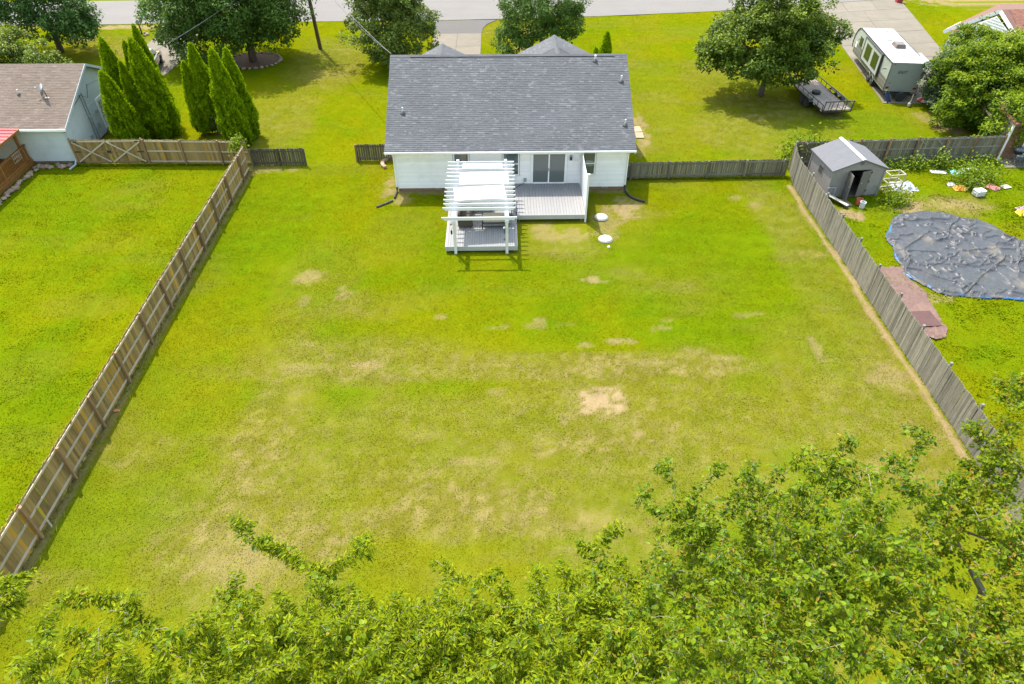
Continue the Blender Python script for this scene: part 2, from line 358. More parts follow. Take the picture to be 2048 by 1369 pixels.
for k, (xa, xb) in enumerate([(-33.2, -29.6), (-32.6, -28.7), (-32.4, -28.2), (-32.3, -27.9)]):
    xc, xd = [(-32.62, -28.72), (-32.42, -28.22), (-32.32, -27.92), (-32.3, -28.2)][k]; y1 = 73-k*4
    MB().prism([(xc, y1-3.97), (xd, y1-3.97), (xb, y1), (xa, y1)], -.05, .03+.002*k).w('concrete_panel', CONC, dl)
# ------------------------------------------------------------------ grass blades (one mass, past counting)
def keep(x, y):
    k = np.ones(len(x), bool)
    ry = np.interp(x, [p[0] for p in near], [p[1] for p in near]); k &= ~((y > ry-.05) & (y < ry+8.25))
    k &= ~((x > -6.6) & (x < 7.9) & (y > 38.55) & (y < 53)); k &= ~((x > -6.25) & (x < -1.6) & (y > 50)); k &= ~((x > -3.1) & (x < 4.95) & (y > 31.6) & (y < 38.7))
    xl = np.interp(y, [51.6, 77.9], [29.7, 33.3]); xr = np.interp(y, [51.2, 80], [37.6, 43.6]); k &= ~((x > xl-.05) & (x < xr) & (y > 51.4))
    k &= ~((x > -33.3) & (x < -28) & (y > 57) & (y < 73)); k &= ~((x < -28.1) & (y > 42.7) & (y < 52.2)); k &= ~((x < -30.6) & (y > 30) & (y < 43))
    return k
def blades(n, x0, x1, y0, y1, hlo, hhi, wd, seed, clump=None):
    g = np.random.default_rng(seed); x = g.uniform(x0, x1, n); y = g.uniform(y0, y1, n)
    if clump is not None:
        m = clump(x, y) > g.random(n); x, y = x[m], y[m]
    c, sk = lawn(x, y); m = keep(x, y) & (g.random(len(x)) > sk*.93); x, y, c = x[m], y[m], c[m]; n = len(x)
    h = g.uniform(hlo, hhi, n)*.8; wv = wd*g.uniform(.6, 1.3, n); la = g.uniform(0, 2*np.pi, n); ln = h*g.uniform(1.2, 2.6, n)      # mown blades lie over
    zb = np.full(n, -.012); ca, sa = -np.sin(la)*wv, np.cos(la)*wv
    P0 = np.stack([x-ca, y-sa, zb], -1); P1 = np.stack([x+ca, y+sa, zb], -1); P2 = np.stack([x+np.cos(la)*ln, y+np.sin(la)*ln, h], -1)
    c = c*g.uniform(.82, 1.34, n)[:, None]
    return np.stack([P0, P1, P2], 1).reshape(-1, 3), c
weedy = lambda x, y: sstep(.5, .66, fnoise(x, y, 1.1, 3, 21))
V1, c1 = zip(*[blades(380000, -16.5, 18.3, 7, 42, .008, .026, .016, 1), blades(90000, -34, -16.5, 10, 42, .01, .032, .02, 2), blades(110000, 18.3, 38, 10, 42, .012, .04, .022, 3),
    blades(160000, -46, 46, 42, 80, .012, .035, .03, 4), blades(60000, -16.5, 18.3, 8, 42, .015, .045, .022, 5, weedy), blades(50000, -34, -16.5, 14, 42, .02, .055, .026, 6, weedy),
    blades(60000, 18.6, 36, 18, 42, .04, .12, .03, 8, weedy), blades(20000, -60, 45, 81, 90, .05, .1, .05, 9), blades(2600, -16.75, -16.3, 8, 41.5, .05, .14, .03, 10), blades(2200, 18.5, 18.85, 10, 40, .06, .2, .03, 11), blades(1600, 8, 18.4, 39.75, 40.0, .05, .15, .03, 12), blades(1800, -28, -16.5, 42.2, 42.5, .05, .13, .03, 13), blades(900, 4.9, 5.1, 34.7, 38.5, .05, .12, .03, 14)])
V1 = np.concatenate(V1); c1 = np.concatenate(c1)
gb = npmesh('grass', V1, np.arange(len(V1)).reshape(-1, 3), lawn_material('grass_blade', True), color=c1)
tag(link('grass', gb), 'short mown grass blades growing over the yards', 'grass', kind='stuff')
# ------------------------------------------------------------------ shared building pieces
def lap(mb, p, q, z0, z1, n, step=.125, proud=.024):
    """lap siding between two ground points: every course tilts out at its lower edge"""
    p = Vector((p[0], p[1], 0)); q = Vector((q[0], q[1], 0)); n = Vector((n[0], n[1], 0)); z = z0
    while z < z1-.005:
        t = min(step, z1-z); o = n*proud
        mb.add([p+o+Vector((0,0,z)), q+o+Vector((0,0,z)), q+n*.002+Vector((0,0,z+t)), p+n*.002+Vector((0,0,z+t)), p+Vector((0,0,z)), q+Vector((0,0,z))],
               [(0, 1, 2, 3), (4, 5, 1, 0)], random.random()); z += t
def lap_gable(mb, p, q, z0, zt, n, step=.112, proud=.012, apex=.5):
    p = Vector((p[0], p[1], 0)); q = Vector((q[0], q[1], 0)); n = Vector((n[0], n[1], 0)); z = z0
    while z < zt-.02:
        t = min(step, zt-z); f = (z-z0)/(zt-z0); g = (z+t-z0)/(zt-z0)
        a, b = p.lerp(q, f*apex), p.lerp(q, 1-f*(1-apex)); c, d = p.lerp(q, 1-g*(1-apex)), p.lerp(q, g*apex); o = n*proud
        mb.add([a+o+Vector((0,0,z)), b+o+Vector((0,0,z)), c+n*.002+Vector((0,0,z+t)), d+n*.002+Vector((0,0,z+t))], [(0, 1, 2, 3)], random.random()); z += t
def shingles(mb, o, u, v, W, L, ex=.14, wmin=.12, wmax=.32, th=.012, seed=1, light=.09, clipf=None):
    """rows of single tabs on a slope: o lower corner, u along the eave, v up the slope"""
    g = random.Random(seed); o, u, v = Vector(o), Vector(u).normalized(), Vector(v).normalized(); n = u.cross(v)
    rows = int(math.ceil(L/ex))
    for r in range(rows):
        s0 = r*ex; s1 = min(L, s0+ex*1.08); x = -g.uniform(0, wmax)
        while x < W:
            wd = g.uniform(wmin, wmax); a, b = max(0, x), min(W, x+wd-.004); x += wd
            if clipf: a, b = clipf(s0, a, b)
            if b-a < .02: continue
            t = th*g.uniform(.7, 1.7); tint = g.uniform(.75, 1) if g.random() < light else g.uniform(.0, .6)
            p0, p1, p2, p3 = o+u*a+v*s0, o+u*b+v*s0, o+u*b+v*s1, o+u*a+v*s1
            mb.add([p0+n*(t+.006), p1+n*(t+.006), p2+n*.006, p3+n*.006, p0, p1], [(0, 1, 2, 3), (4, 5, 1, 0)], tint)
def window(root, x0, x1, z0, z1, y, curtain=None, split=True):
    y -= .03
    """white double-hung window in a wall that faces -y"""
    f = .07; m = MB()
    m.box(x0-f, x0, y-.05, y+.02, z0-f, z1+f).box(x1, x1+f, y-.05, y+.02, z0-f, z1+f).box(x0, x1, y-.05, y+.02, z1, z1+f).box(x0, x1, y-.062, y+.02, z0-f, z0)
    wn = m.w('window', TRIM, root); e = f+.035
    MB().box(x0-e, x1+e, y-.006, y+.028, z0-e, z1+e).w('trim_shadow_line', pm('shadow_line_grey', (.34, .36, .37)), wn)  # thin trim outline, greyed to paint in the shadow line round the frame
    if split: bx(x0, x1, y-.035, y+.01, (z0+z1)/2-.025, (z0+z1)/2+.025).w('sash', TRIM, wn)
    m = MB()
    for a, b in (((z0, (z0+z1)/2-.025), ((z0+z1)/2+.025, z1)) if split else ((z0, z1),)):
        m = bx(x0, x1, y-.02, y-.012, a, b); m.w('pane', GLASS, wn)
    if curtain:
        m = MB(); n = 9
        for k in range(n):
            a = x0+(x1-x0)*(.52+.4*k/n); m.box(a, a+(x1-x0)*.4/n*.8, y-.0285, y-.0215, z0, z1)
        m.w('curtain', curtain, wn)
    return wn
GLASS = glassm('window_glass', (.05, .085, .085)); GLASS2 = glassm('door_glass', (.1, .115, .115))  # door panes get a lighter base colour that paints in their reflection
CURT = pm('curtain_cloth', (.3, .25, .19), (.2, .17, .13), rough=.9)
BRICK = pm('brick_skirting', (.19, .10, .07), (.24, .14, .1), rough=.9, scale=8, bump=.4)
# ------------------------------------------------------------------ main house
HS = sidingm('white_siding', (.8, .79, .8), (.76, .75, .76), dirt=(.42, .42, .38), damt=.3, tint=.06)
SH1 = shinglem('charcoal_shingle', (.078, .08, .087), (.094, .096, .104), (.122, .124, .132))
house = thing('house', 'white vinyl-sided house with charcoal shingle roof behind the deck and pergola', 'house', (.65, 44.6, 0))
HX0, HX1, HY0, HY1 = -6.4, 7.7, 38.6, 50.6; EZ, RZ, EY, RY = 2.84, 6.2, 38.15, 44.6; SL = (RZ-EZ)/(RY-EY)
mb = MB(); lap(mb, (HX0, HY0), (HX1, HY0), .17, 2.64, (0, -1)); lap(mb, (HX1, HY0), (HX1, HY1), .17, 2.64, (1, 0)); lap(mb, (HX0, HY1), (HX0, HY0), .17, 2.64, (-1, 0)); lap(mb, (HX1, HY1), (HX0, HY1), .17, 2.64, (0, 1))
gz_ = EZ+(HY0-EY)*SL-.1
lap_gable(mb, (HX1, HY0), (HX1, HY1), 2.64, RZ-.25, (1, 0)); lap_gable(mb, (HX0, HY1), (HX0, HY0), 2.64, RZ-.25, (-1, 0))
wall = mb.w('wall', HS, house)
bx(HX0+.03, HX1-.03, HY0+.02, HY1-.02, -.05, .17).w('foundation', BRICK, house)
for x, sx in ((HX0, -1), (HX1, 1)): bx(min(x-sx*.1, x+sx*.018), max(x-sx*.1, x+sx*.018), HY0-.02, HY0+.08, .165, 2.63).w('corner_board', TRIM, house)
bx(HX0-.42, HX1+.35, EY+.03, HY0-.013, 2.62, 2.66).w('soffit', TRIM, house)
RX0, RX1 = -6.86, 8.08; SLN = math.hypot(RY-EY, RZ-EZ)
m = MB()
m.add([(RX0,EY,EZ-.13),(RX1,EY,EZ-.13),(RX1,RY,RZ-.13),(RX0,RY,RZ-.13),(RX0,EY,EZ),(RX1,EY,EZ),(RX1,RY,RZ),(RX0,RY,RZ)],[(3,2,1,0),(4,5,6,7),(0,1,5,4),(1,2,6,5),(3,0,4,7)])
FY = 2*RY-EY
m.add([(RX0,FY,EZ-.13),(RX1,FY,EZ-.13),(RX1,RY,RZ-.13),(RX0,RY,RZ-.13),(RX0,FY,EZ),(RX1,FY,EZ),(RX1,RY,RZ),(RX0,RY,RZ)],[(0,1,2,3),(7,6,5,4),(4,5,1,0),(5,6,2,1),(7,4,0,3)])
roof = m.w('roof', pm('roof_deck', (.05, .05, .055), (.04, .04, .045)), house)
m = MB(); shingles(m, (RX0-.02, EY-.03, EZ), (1, 0, 0), (0, RY-EY, RZ-EZ), RX1-RX0+.04, SLN+.03, seed=4)
shingles(m, (RX1+.02, FY+.03, EZ), (-1, 0, 0), (0, EY-RY, RZ-EZ), RX1-RX0+.04, SLN+.03, seed=5, ex=.3, wmin=.4, wmax=.9)
tag(m.w('shingles', SH1, roof), kind='stuff')
m = MB(); x = RX0
while x < RX1-.05:
    e = min(RX1, x+.3); t = random.random()*.6
    for s in (-1, 1): m.add([(x, RY, RZ+.05), (e, RY, RZ+.042), (e, RY+s*.17, RZ+.042-.17*SL), (x, RY+s*.17, RZ+.05-.17*SL)], [(0, 1, 2, 3) if s > 0 else (3, 2, 1, 0)], t)
    x += .29
m.w('ridge_cap', SH1, roof)
bx(-5.6, 7.3, RY-.2, RY-.178, RZ-.09, RZ-.03).w('ridge_vent', pm('vent_black', (.012, .012, .013)), roof)
for x in (RX0+.002, RX1-.027):
    m = MB(); m.add([(x,EY-.02,EZ-.3),(x+.025,EY-.02,EZ-.3),(x+.025,EY-.02,EZ-.135),(x,EY-.02,EZ-.135),(x,RY,RZ-.3),(x+.025,RY,RZ-.3),(x+.025,RY,RZ-.135),(x,RY,RZ-.135)],[(0,1,2,3),(0,4,5,1),(1,5,6,2),(2,6,7,3),(3,7,4,0)])
    m.w('rake_board', TRIM, roof)
m = MB()
pr = [(0, 0), (.11, 0), (.13, .1), (.13, .115), (.115, .115), (.1, .02), (.01, .02), (.01, .11), (0, .11)]
T = Matrix.Translation(Vector((0, EY-.02, EZ-.145))) @ Matrix(((0, 0, 1, 0), (-1, 0, 0, 0), (0, 1, 0, 0), (0, 0, 0, 1)))
m.prism(pr, RX0-.04, RX1+.04, T)
gut = m.w('gutter', TRIM, house)
for x, px_ in ((HX0-.06, -1), (HX1+.06, 1)):
    m = MB().bar((x, EY-.08, EZ-.14), (x, HY0-.06, EZ-.42), .07, .06).bar((x, HY0-.06, EZ-.4), (x, HY0-.06, .25), .07, .06, up=(0, 1, 0))
    m.w('downspout', TRIM, house)
for x, y in ((6.04, 44.1), (7.57, 42.65), (7.56, 39.7), (-5.89, 40.6)):
    z = EZ+(y-EY)*SL; r = .05 if x != 6.04 else .07
    vp = MB().tube([(x, y, z), (x, y, z+.38)], r, 10).w('vent_pipe', pm('pvc', (.55, .55, .53)), roof)
    MB().lathe([(.2, -.1), (.16, .06), (.1, .12), (r+.01, .15)], 10, (x, y, z)).w('flashing', pm('lead', (.07, .075, .08), rough=.5), vp)
# front gables that show above the ridge
def front_gable(cx, hw, yf, zp, sl=.5, nm='front_gable_roof'):
    y0 = RY+(RZ-zp)/SL; zl = zp-hw*sl; yl = RY+(RZ-zl)/SL
    g = MB()
    for s in (-1, 1):
        q = [(cx, y0-.1, zp), (cx, yf, zp), (cx+s*hw, yf, zl), (cx+s*hw, yl-.1, zl)]
        g.add(q+[(a, b, c-.1) for a, b, c in q], [(0, 1, 2, 3), (7, 6, 5, 4), (1, 5, 6, 2), (2, 6, 7, 3)] if s > 0 else [(3, 2, 1, 0), (4, 5, 6, 7), (2, 6, 5, 1), (3, 7, 6, 2)])
    o = g.w(nm, MC['roof_deck'], house); m = MB()
    for s in (-1, 1):
        Ls = math.hypot(hw, zp-zl); W = yf-yl+.1
        if s > 0: shingles(m, (cx+hw, yl-.1, zl), (0, 1, 0), (-hw, 0, zp-zl), W, Ls, seed=8)
        else: shingles(m, (cx-hw, yf, zl), (0, -1, 0), (hw, 0, zp-zl), W, Ls, seed=9)
    x0 = y0
    while x0 < yf:
        for s in (-1, 1): m.add([(cx, x0, zp+.04), (cx, x0+.28, zp+.035), (cx+s*.16, x0+.28, zp+.035-.16*sl), (cx+s*.16, x0, zp+.04-.16*sl)], [(0, 1, 2, 3) if s < 0 else (3, 2, 1, 0)], random.random()*.4)
        x0 += .28
    tag(m.w('shingles', SH1, o), kind='stuff')
    g = MB(); lap(g, (cx+hw-.3, yf-.3), (cx-hw+.3, yf-.3), .1, zl-.05, (0, 1)); lap_gable(g, (cx+hw-.3, yf-.3), (cx-hw+.3, yf-.3), zl-.05, zp-.2, (0, 1))
    lap(g, (cx+hw-.3, HY1), (cx+hw-.3, yf-.3), .1, zl-.05, (1, 0)); lap(g, (cx-hw+.3, yf-.3), (cx-hw+.3, HY1), .1, zl-.05, (-1, 0)); g.w('front_wall', HS, house)
front_gable(4.08, 3.3, 52.8, 4.83, .49); front_gable(-4.12, 1.9, 52.0, 4.52, .48)
window(house, -2.79, -1.98, 1.08, 2.46, HY0, CURT); window(house, .19, 1.07, 1.08, 2.46, HY0); window(house, 5.05, 5.73, 1.08, 2.46, HY0)
m = MB(); HYW, HY0 = HY0, HY0-.03
m.box(1.86, 1.99, HY0-.06, HY0+.02, .46, 2.5).box(3.92, 4.06, HY0-.06, HY0+.02, .46, 2.5).box(1.99, 3.92, HY0-.06, HY0+.02, 2.4, 2.5).box(1.99, 3.92, HY0-.075, HY0+.02, .46, .53)
sd = m.w('sliding_door', TRIM, house)
bx(1.99, 2.92, HY0-.03, HY0-.02, .53, 2.4).w('pane', GLASS2, sd); bx(2.99, 3.92, HY0-.045, HY0-.035, .53, 2.4).w('pane', GLASS2, sd)
bx(2.915, 2.995, HY0-.055, HY0-.015, .53, 2.4).w('door_stile', TRIM, sd); bx(2.93, 2.96, HY0-.085, HY0-.055, 1.3, 1.5).w('handle', BLACKM, sd)
m = MB().box(4.2, 4.36, HY0-.05, HY0-.012, 1.98, 2.32); wl = m.w('wall_lamp', pm('lamp_plate', (.35, .38, .4)), house)
MB().lathe([(.03, .22), (.07, .18), (.06, .02), (.02, 0)], 8, (4.28, HY0-.12, 2.02)).w('lantern', BLACKM, wl)
m = bx(1.43, 1.6, HY0-.06, HY0-.012, .58, .82); ob = m.w('outlet_box', pm('outlet_grey', (.3, .33, .34)), house)
MB().tube([(1.5, HY0-.05, .6), (1.4, HY0-.1, .5), (1.1, HY0-.4, .47), (.8, HY0-.7, .48)], .012, 5).w('power_cord', BLACKM, ob)
HY0 = HYW
for x in (-3.9, 6.5): bx(x-.2, x+.2, HY0-.005, HY0+.03, .03, .15).w('crawl_vent', STEEL, house)
bx(HX0-.1, HX0-.012, 41.2, 41.5, .9, 1.3).w('meter_box', MC['outlet_grey'], house)
# drain pipes on the ground
PIPE = pm('corrugated_pipe', (.018, .018, .02), (.03, .03, .03), rough=.6)
def ribbed(pts, r, n=40):
    P_ = [Vector(p) for p in pts]; out = []; rs = []
    for i in range(n):
        t = i/(n-1)*(len(P_)-1); k = min(int(t), len(P_)-2); f = t-k
        a, b, c, d = P_[max(k-1, 0)], P_[k], P_[k+1], P_[min(k+2, len(P_)-1)]
        out.append(.5*((2*b)+(c-a)*f+(2*a-5*b+4*c-d)*f*f+(3*b-a-3*c+d)*f**3)); rs.append(r*(1+.12*(i % 2)))
    return MB().tube(out, rs, 8)
o = ribbed([(-6.46, 38.53, .3), (-6.46, 38.5, .1), (-6.48, 38.1, .05), (-6.53, 37.6, .05)], .055).w('drain_pipe', PIPE); tag(o, 'short black drain pipe below the left downspout of the white house', 'drain pipe')
o = ribbed([(-6.6, 37.3, .05), (-7.0, 36.95, .05), (-7.5, 36.55, .05)], .055).w('drain_pipe', pm('dusty_pipe', (.1, .08, .07), (.05, .045, .045), rough=.8)); tag(o, 'loose brown length of drain pipe lying on the grass left of the house', 'drain pipe')
o = ribbed([(7.76, 38.53, .3), (7.76, 38.5, .1), (7.8, 38.1, .05), (8.05, 37.4, .05), (8.75, 36.87, .05)], .06).w('drain_pipe', PIPE); tag(o, 'curved black corrugated drain pipe at the right corner of the white house', 'drain pipe')
# air conditioner and slabs, curved paver edging
ac = thing('air_conditioner', 'pale grey air conditioner unit at the right side of the white house', 'air conditioner', (8.75, 46.9, 0))
bx(-.42, .42, -.42, .42, .08, .85).l('cabinet', pm('ac_grey', (.42, .46, .47), (.36, .4, .41), rough=.5), ac)
bx(-.45, .45, -.45, .45, .85, .9).l('top_panel', pm('ac_top', (.5, .54, .55), rough=.5), ac); bx(-.55, .55, -.55, .55, 0, .08).l('pad', CONC, ac)
m = MB()
for k in range(9): m.box(-.43, .43, -.435, -.425, .14+k*.075, .17+k*.075)
m.l('louvre', DARKP, ac)
PAVER = pm('tan_paver', (.36, .25, .165), (.3, .2, .13), rough=.9, bump=.3, rnd=.15)
for k, (x, y, a) in enumerate([(9.9, 47.2, .1), (9.9, 46.2, -.05)]):
    o = bx(-.28, .28, -.45, .45, 0, .07).l('paving_slab', PAVER, None, (x, y, .0), (0, 0, a), bev=.01)
    tag(o, ('tan paving slab lying right beside the air conditioner', 'tan paving slab nearer the fence beside the air conditioner')[k], 'paving slab')
ed = thing('paver_edging', 'curved tan block edging at the left corner of the white house', 'edging', (-6.9, 42.1, 0))
for k in range(9):
    a = R(95+k*14.5); c = Vector((-6.55+1.28*math.cos(a), 42.2+1.0*math.sin(a), 0))
    m = bx(-.11, .11, -.15, .15, 0, .16).l('block', PAVER, ed, c-Vector((-6.9, 42.1, 0)), (0, 0, a), bev=.008)
# septic lids
LID = pm('lid_plastic', (.42, .42, .36), (.36, .36, .3), rough=.6, dirt=(.25, .24, .17), damt=.5)
for k, (x, y) in enumerate([(5.9, 35.15), (5.86, 32.8)]):
    t = thing('septic_lid', ('round pale septic lid nearer the deck', 'round pale septic lid farther out in the yard')[k], 'septic lid', (x, y, 0))
    MB().lathe([(.37, 0), (.37, .06), (.34, .1), (.18, .13), (.01, .135)], 24).l('cover', LID, t, smooth=False)
    MB().lathe([(.42, 0), (.42, .03), (.3, .035)], 24).l('rim', pm('lid_rim', (.2, .2, .16)), t)
    for j in range(6): MB().lathe([(.02, 0), (.02, .02)], 6, (.3*math.cos(j), .3*math.sin(j), .1)).l('bolt', STEEL, t)
t = MB().lathe([(.08, 0), (.08, .05), (.05, .06), (.05, .09), (.01, .09)], 12, (5.95, 32.0, 0)).w('cleanout_cap', pm('cap_white', (.6, .55, .5))); tag(t, 'small white cleanout cap below the septic lids', 'cleanout cap')
# ------------------------------------------------------------------ decks
DECK = pm('deck_board', (.215, .208, .205), (.19, .184, .182), rough=.6, scale=2, stretch=(4, .4, 1), bump=.15, bscale=30, rnd=.05)
DECKF = pm('deck_fascia', (.36, .365, .36), (.32, .325, .32), rough=.6, dirt=(.3, .28, .24), damt=.4)
def deck(label, x0, x1, y0, y1, zt, bw):
    d = thing('deck', label, 'deck', ((x0+x1)/2, (y0+y1)/2, 0)); n = round((x1-x0)/bw); bw = (x1-x0)/n
    me = MB().box(-bw/2+.005, bw/2-.005, -(y1-y0)/2, (y1-y0)/2, zt-.025, zt).mesh('plank', DECK)
    for k in range(n): link('plank', me, d, (x0+bw*(k+.5)-(x0+x1)/2, 0, random.uniform(-.0015, .0015)))
    f = .28
    for a in ((x0-.03, x1+.03, y0-.03, y0-.001), (x0-.03, x0-.001, y0, y1), (x1+.001, x1+.03, y0, y1-.02)): bx(*a, zt-f, zt-.004).w('fascia', DECKF, d)
    m = MB()
    for k in range(int((y1-y0)/.5)): m.box(x0+.02, x1-.02, y0+.1+k*.5, y0+.14+k*.5, zt-.2, zt-.03)
    m.w('joist', pm('joist_wood', (.16, .13, .09)), d)
    for x in (x0+.15, x1-.15):
        for y in (y0+.15, y1-.2): bx(x-.05, x+.05, y-.05, y+.05, -.05, zt-.2).w('leg', MC['joist_wood'], d)
    return d
deck('pale grey plank deck outside the sliding door', .9, 4.85, 34.78, 38.54, .45, .17)
deck('pale grey plank deck under the pergola', -3.05, .86, 31.65, 37.9, .4, .13)
# ------------------------------------------------------------------ pergola
pg = thing('pergola', 'white slatted pergola over the front deck', 'pergola', (-1.1, 34.4, 0))
PX = (-2.5, .3)
for x in PX:
    for y, zt in ((31.57, 2.22), (37.28, 2.68)):
        bx(x-.075, x+.075, y-.075, y+.075, -.02 if y < 32 else .4, zt).w('post', WHITE, pg)
    bx(x-.1, x+.1, 31.0, 37.2, 2.225, 2.36).w('beam', WHITE, pg)
slats_y = [31.1]+[32.1+k*(37.35-32.1)/12 for k in range(13)]
me = MB().prism([(-1.94, .1), (-1.94, .18), (1.94, .18), (1.94, .1), (1.88, .1), (1.8, 0), (-1.8, 0), (-1.88, .1)], -.02, .02, XZ).mesh('slat', WHITE)
for k, y in enumerate(slats_y): link('slat', me, pg, (-.05+random.uniform(-.02, .02), y-34.4, 2.364+random.uniform(-.004, .004)), (0, 0, random.uniform(-.004, .004)), (1.01 if k == 0 else 1, 1, 1.0))
# shade sheets resting on the slats
SHEET = leafm('white_sheet', (.78, .78, .78), (.82, .82, .82), .5, .6, .3, through=(1.1, 1.1, 1.1))
def sheet(label, cx, cy, w_, d_, rz):
    n = int(w_/.0175); m = MB(); vs = []; fs = []
    for j in range(7):
        for k in range(n+1): vs.append((-w_/2+w_*k/n, -d_/2+d_*j/6, .016*math.sin(k*math.pi/2)+.012*math.sin(j*1.3)))
    for j in range(6):
        for k in range(n): a = j*(n+1)+k; fs.append((a, a+1, a+n+2, a+n+1))
    o = m.add(vs, fs).l('shade_sheet', SHEET, None, (cx, cy, 2.58), (0, 0, rz)); tag(o, label, 'shade sheet')
    md = o.modifiers.new('thick', 'SOLIDIFY'); md.thickness = .006
sheet('narrow white corrugated shade sheet at the house end of the pergola', -1.05, 36.75, 2.3, .62, -.01)
sheet('wide white corrugated shade sheet in the middle of the pergola', -.95, 35.25, 2.75, 1.38, .0)
sheet('tilted white corrugated shade sheet nearest the open end of the pergola', -1.15, 33.6, 2.8, 1.42, .085)
# hanging things on the front posts
t = thing('wind_chime', 'dark blue hanging wind chime on the front right pergola post', 'wind chime', (.16, 31.42, 1.35))
MB().lathe([(.06, .3), (.05, .36), (.01, .4)], 10).l('cap', pm('chime_white', (.5, .5, .5)), t)
for j in range(5): MB().tube([(.04*math.cos(j*1.26), .04*math.sin(j*1.26), 0), (.04*math.cos(j*1.26), .04*math.sin(j*1.26), .3)], .014, 6).l('tube', pm('chime_blue', (.05, .08, .12), rough=.4), t)
t = thing('hanging_lantern', 'small dark lantern hooked on the front left pergola post', 'lantern', (-2.66, 31.45, 1.3))
MB().lathe([(.04, 0), (.05, .05), (.05, .2), (.02, .25)], 8).l('body', BLACKM, t); MB().tube([(0, 0, .25), (.03, 0, .35), (.1, .05, .36)], .008, 5).l('hook', BLACKM, t)
o = MB().lathe([(.03, 0), (.05, .05), (.03, .1)], 8, (-2.66, 31.45, 1.85)).w('bird_bell', pm('rust_red', (.16, .06, .05))); tag(o, 'tiny rust-red bell on the front left pergola post', 'bell')
o = MB().lathe([(.03, 0), (.05, .05), (.03, .1)], 8, (.16, 31.45, .9)).w('door_knob', MC['rust_red']); tag(o, 'tiny rust-red knob low on the front right pergola post', 'knob')
# patio furniture under the pergola
CUSH = pm('tan_cushion', (.3, .24, .18), (.36, .29, .22), rough=.9, scale=14, bump=.4, bscale=50); WICK = pm('dark_wicker', (.07, .055, .045), (.045, .036, .03), rough=.8, scale=30, bump=.6)
t = thing('patio_glider', 'tan cushioned patio glider with dark metal frame under the pergola', 'glider', (-.35, 33.75, .405))
bx(-.66, .66, -.32, .32, .4, .52).l('seat', CUSH, t, bev=.03, seg=2)
m = MB().box(-.66, .66, -.06, .06, 0, .5); m.l('backrest', CUSH, t, (0, -.36, .46), (-.28, 0, 0), bev=.03, seg=2)
for k in range(16): MB().bar((-.62+k*.08, -.5, .93), (-.58+k*.08, -.47, .98), .03, .02).l('trim_chevron', pm('cream_trim', (.55, .48, .4)), t)
for s in (-1, 1):
    MB().bar((s*.72, -.4, .0), (s*.72, .4, .0), .05, .05).bar((s*.72, -.35, .02), (s*.72, -.35, .62), .04, .04).bar((s*.72, .35, .02), (s*.72, .35, .62), .04, .04).bar((s*.72, -.42, .62), (s*.72, .42, .62), .07, .04).l('side_frame', BLACKM, t)
MB().bar((-.7, -.35, .12), (.7, -.35, .12), .04, .04).bar((-.7, -.35, .36), (.7, -.35, .36), .04, .04).bar((-.7, .35, .12), (.7, .35, .12), .04, .04).l('stretcher', BLACKM, t)
t = thing('patio_sofa', 'dark brown wicker sofa under the left half of the pergola', 'sofa', (-2.0, 34.6, .405), R(90))
bx(-1.0, 1.0, -.35, .35, .1, .42).l('seat', WICK, t, bev=.03); bx(-1.0, 1.0, .3, .45, .12, .85).l('backrest', WICK, t, bev=.03)
for s in (-1, 1):
    bx(s*1.06-.07, s*1.06+.07, -.38, .44, .1, .62).l('armrest', WICK, t, bev=.02)
    for y in (-.3, .36): bx(s*1.0-.03, s*1.0+.03, y-.03, y+.03, 0, .1).l('leg', BLACKM, t)
t = thing('patio_chair', 'dark metal chair at the right rear of the pergola deck', 'chair', (.5, 34.0, .405), R(-60))
BLUEM = pm('blue_grey_metal', (.03, .04, .06), (.02, .028, .045), rough=.4)
bx(-.25, .25, -.25, .25, .42, .45).l('seat', BLUEM, t); MB().bar((-.25, .25, .45), (-.25, .34, .95), .03, .03).bar((.25, .25, .45), (.25, .34, .95), .03, .03).bar((-.26, .34, .95), (.26, .34, .95), .03, .05).l('back_frame', BLUEM, t)
for k in range(5): MB().bar((-.2+k*.1, .26, .48), (-.2+k*.1, .335, .93), .025, .01).l('back_slat', BLUEM, t)
for x in (-.23, .23):
    for y in (-.23, .23): MB().tube([(x, y, .43), (x*1.15, y*1.15, 0)], .015, 6).l('leg', BLUEM, t)
t = thing('patio_table', 'low dark table in the middle of the pergola deck', 'table', (-1.1, 35.6, .405))
bx(-.6, .6, -.35, .35, .42, .46).l('table_top', WICK, t)
for x in (-.53, .53):
    for y in (-.28, .28): bx(x-.03, x+.03, y-.03, y+.03, 0, .42).l('leg', BLACKM, t)
# privacy screen on the right edge of the deck
t = thing('privacy_screen', 'tall white privacy screen on the right edge of the upper deck', 'screen', (4.92, 36.7, 0))
bx(4.86, 4.96, 34.68, 34.78, -.02, 3.0).w('post', WHITE, t); bx(4.9, 4.99, 38.42, 38.51, .2, 2.55).w('post', WHITE, t)
MB().prism([(4.84, 34.66), (4.98, 34.66), (4.98, 34.8), (4.84, 34.8)], 3.0, 3.04).w('post_cap', WHITE, t)
n = 26
for k in range(n):
    y0 = 34.8+k*(38.4-34.8)/n; zt = 2.66-.13*math.sin(math.pi*(k+.5)/n)
    bx(4.915, 4.94, y0+.003, y0+.135, .3, zt).w('board', WHITE, t)
MB().bar((4.95, 34.78, .6), (4.95, 38.42, .6), .03, .08).bar((4.95, 34.78, 2.3), (4.95, 38.42, 2.3), .03, .08).w('rail', WHITE, t)
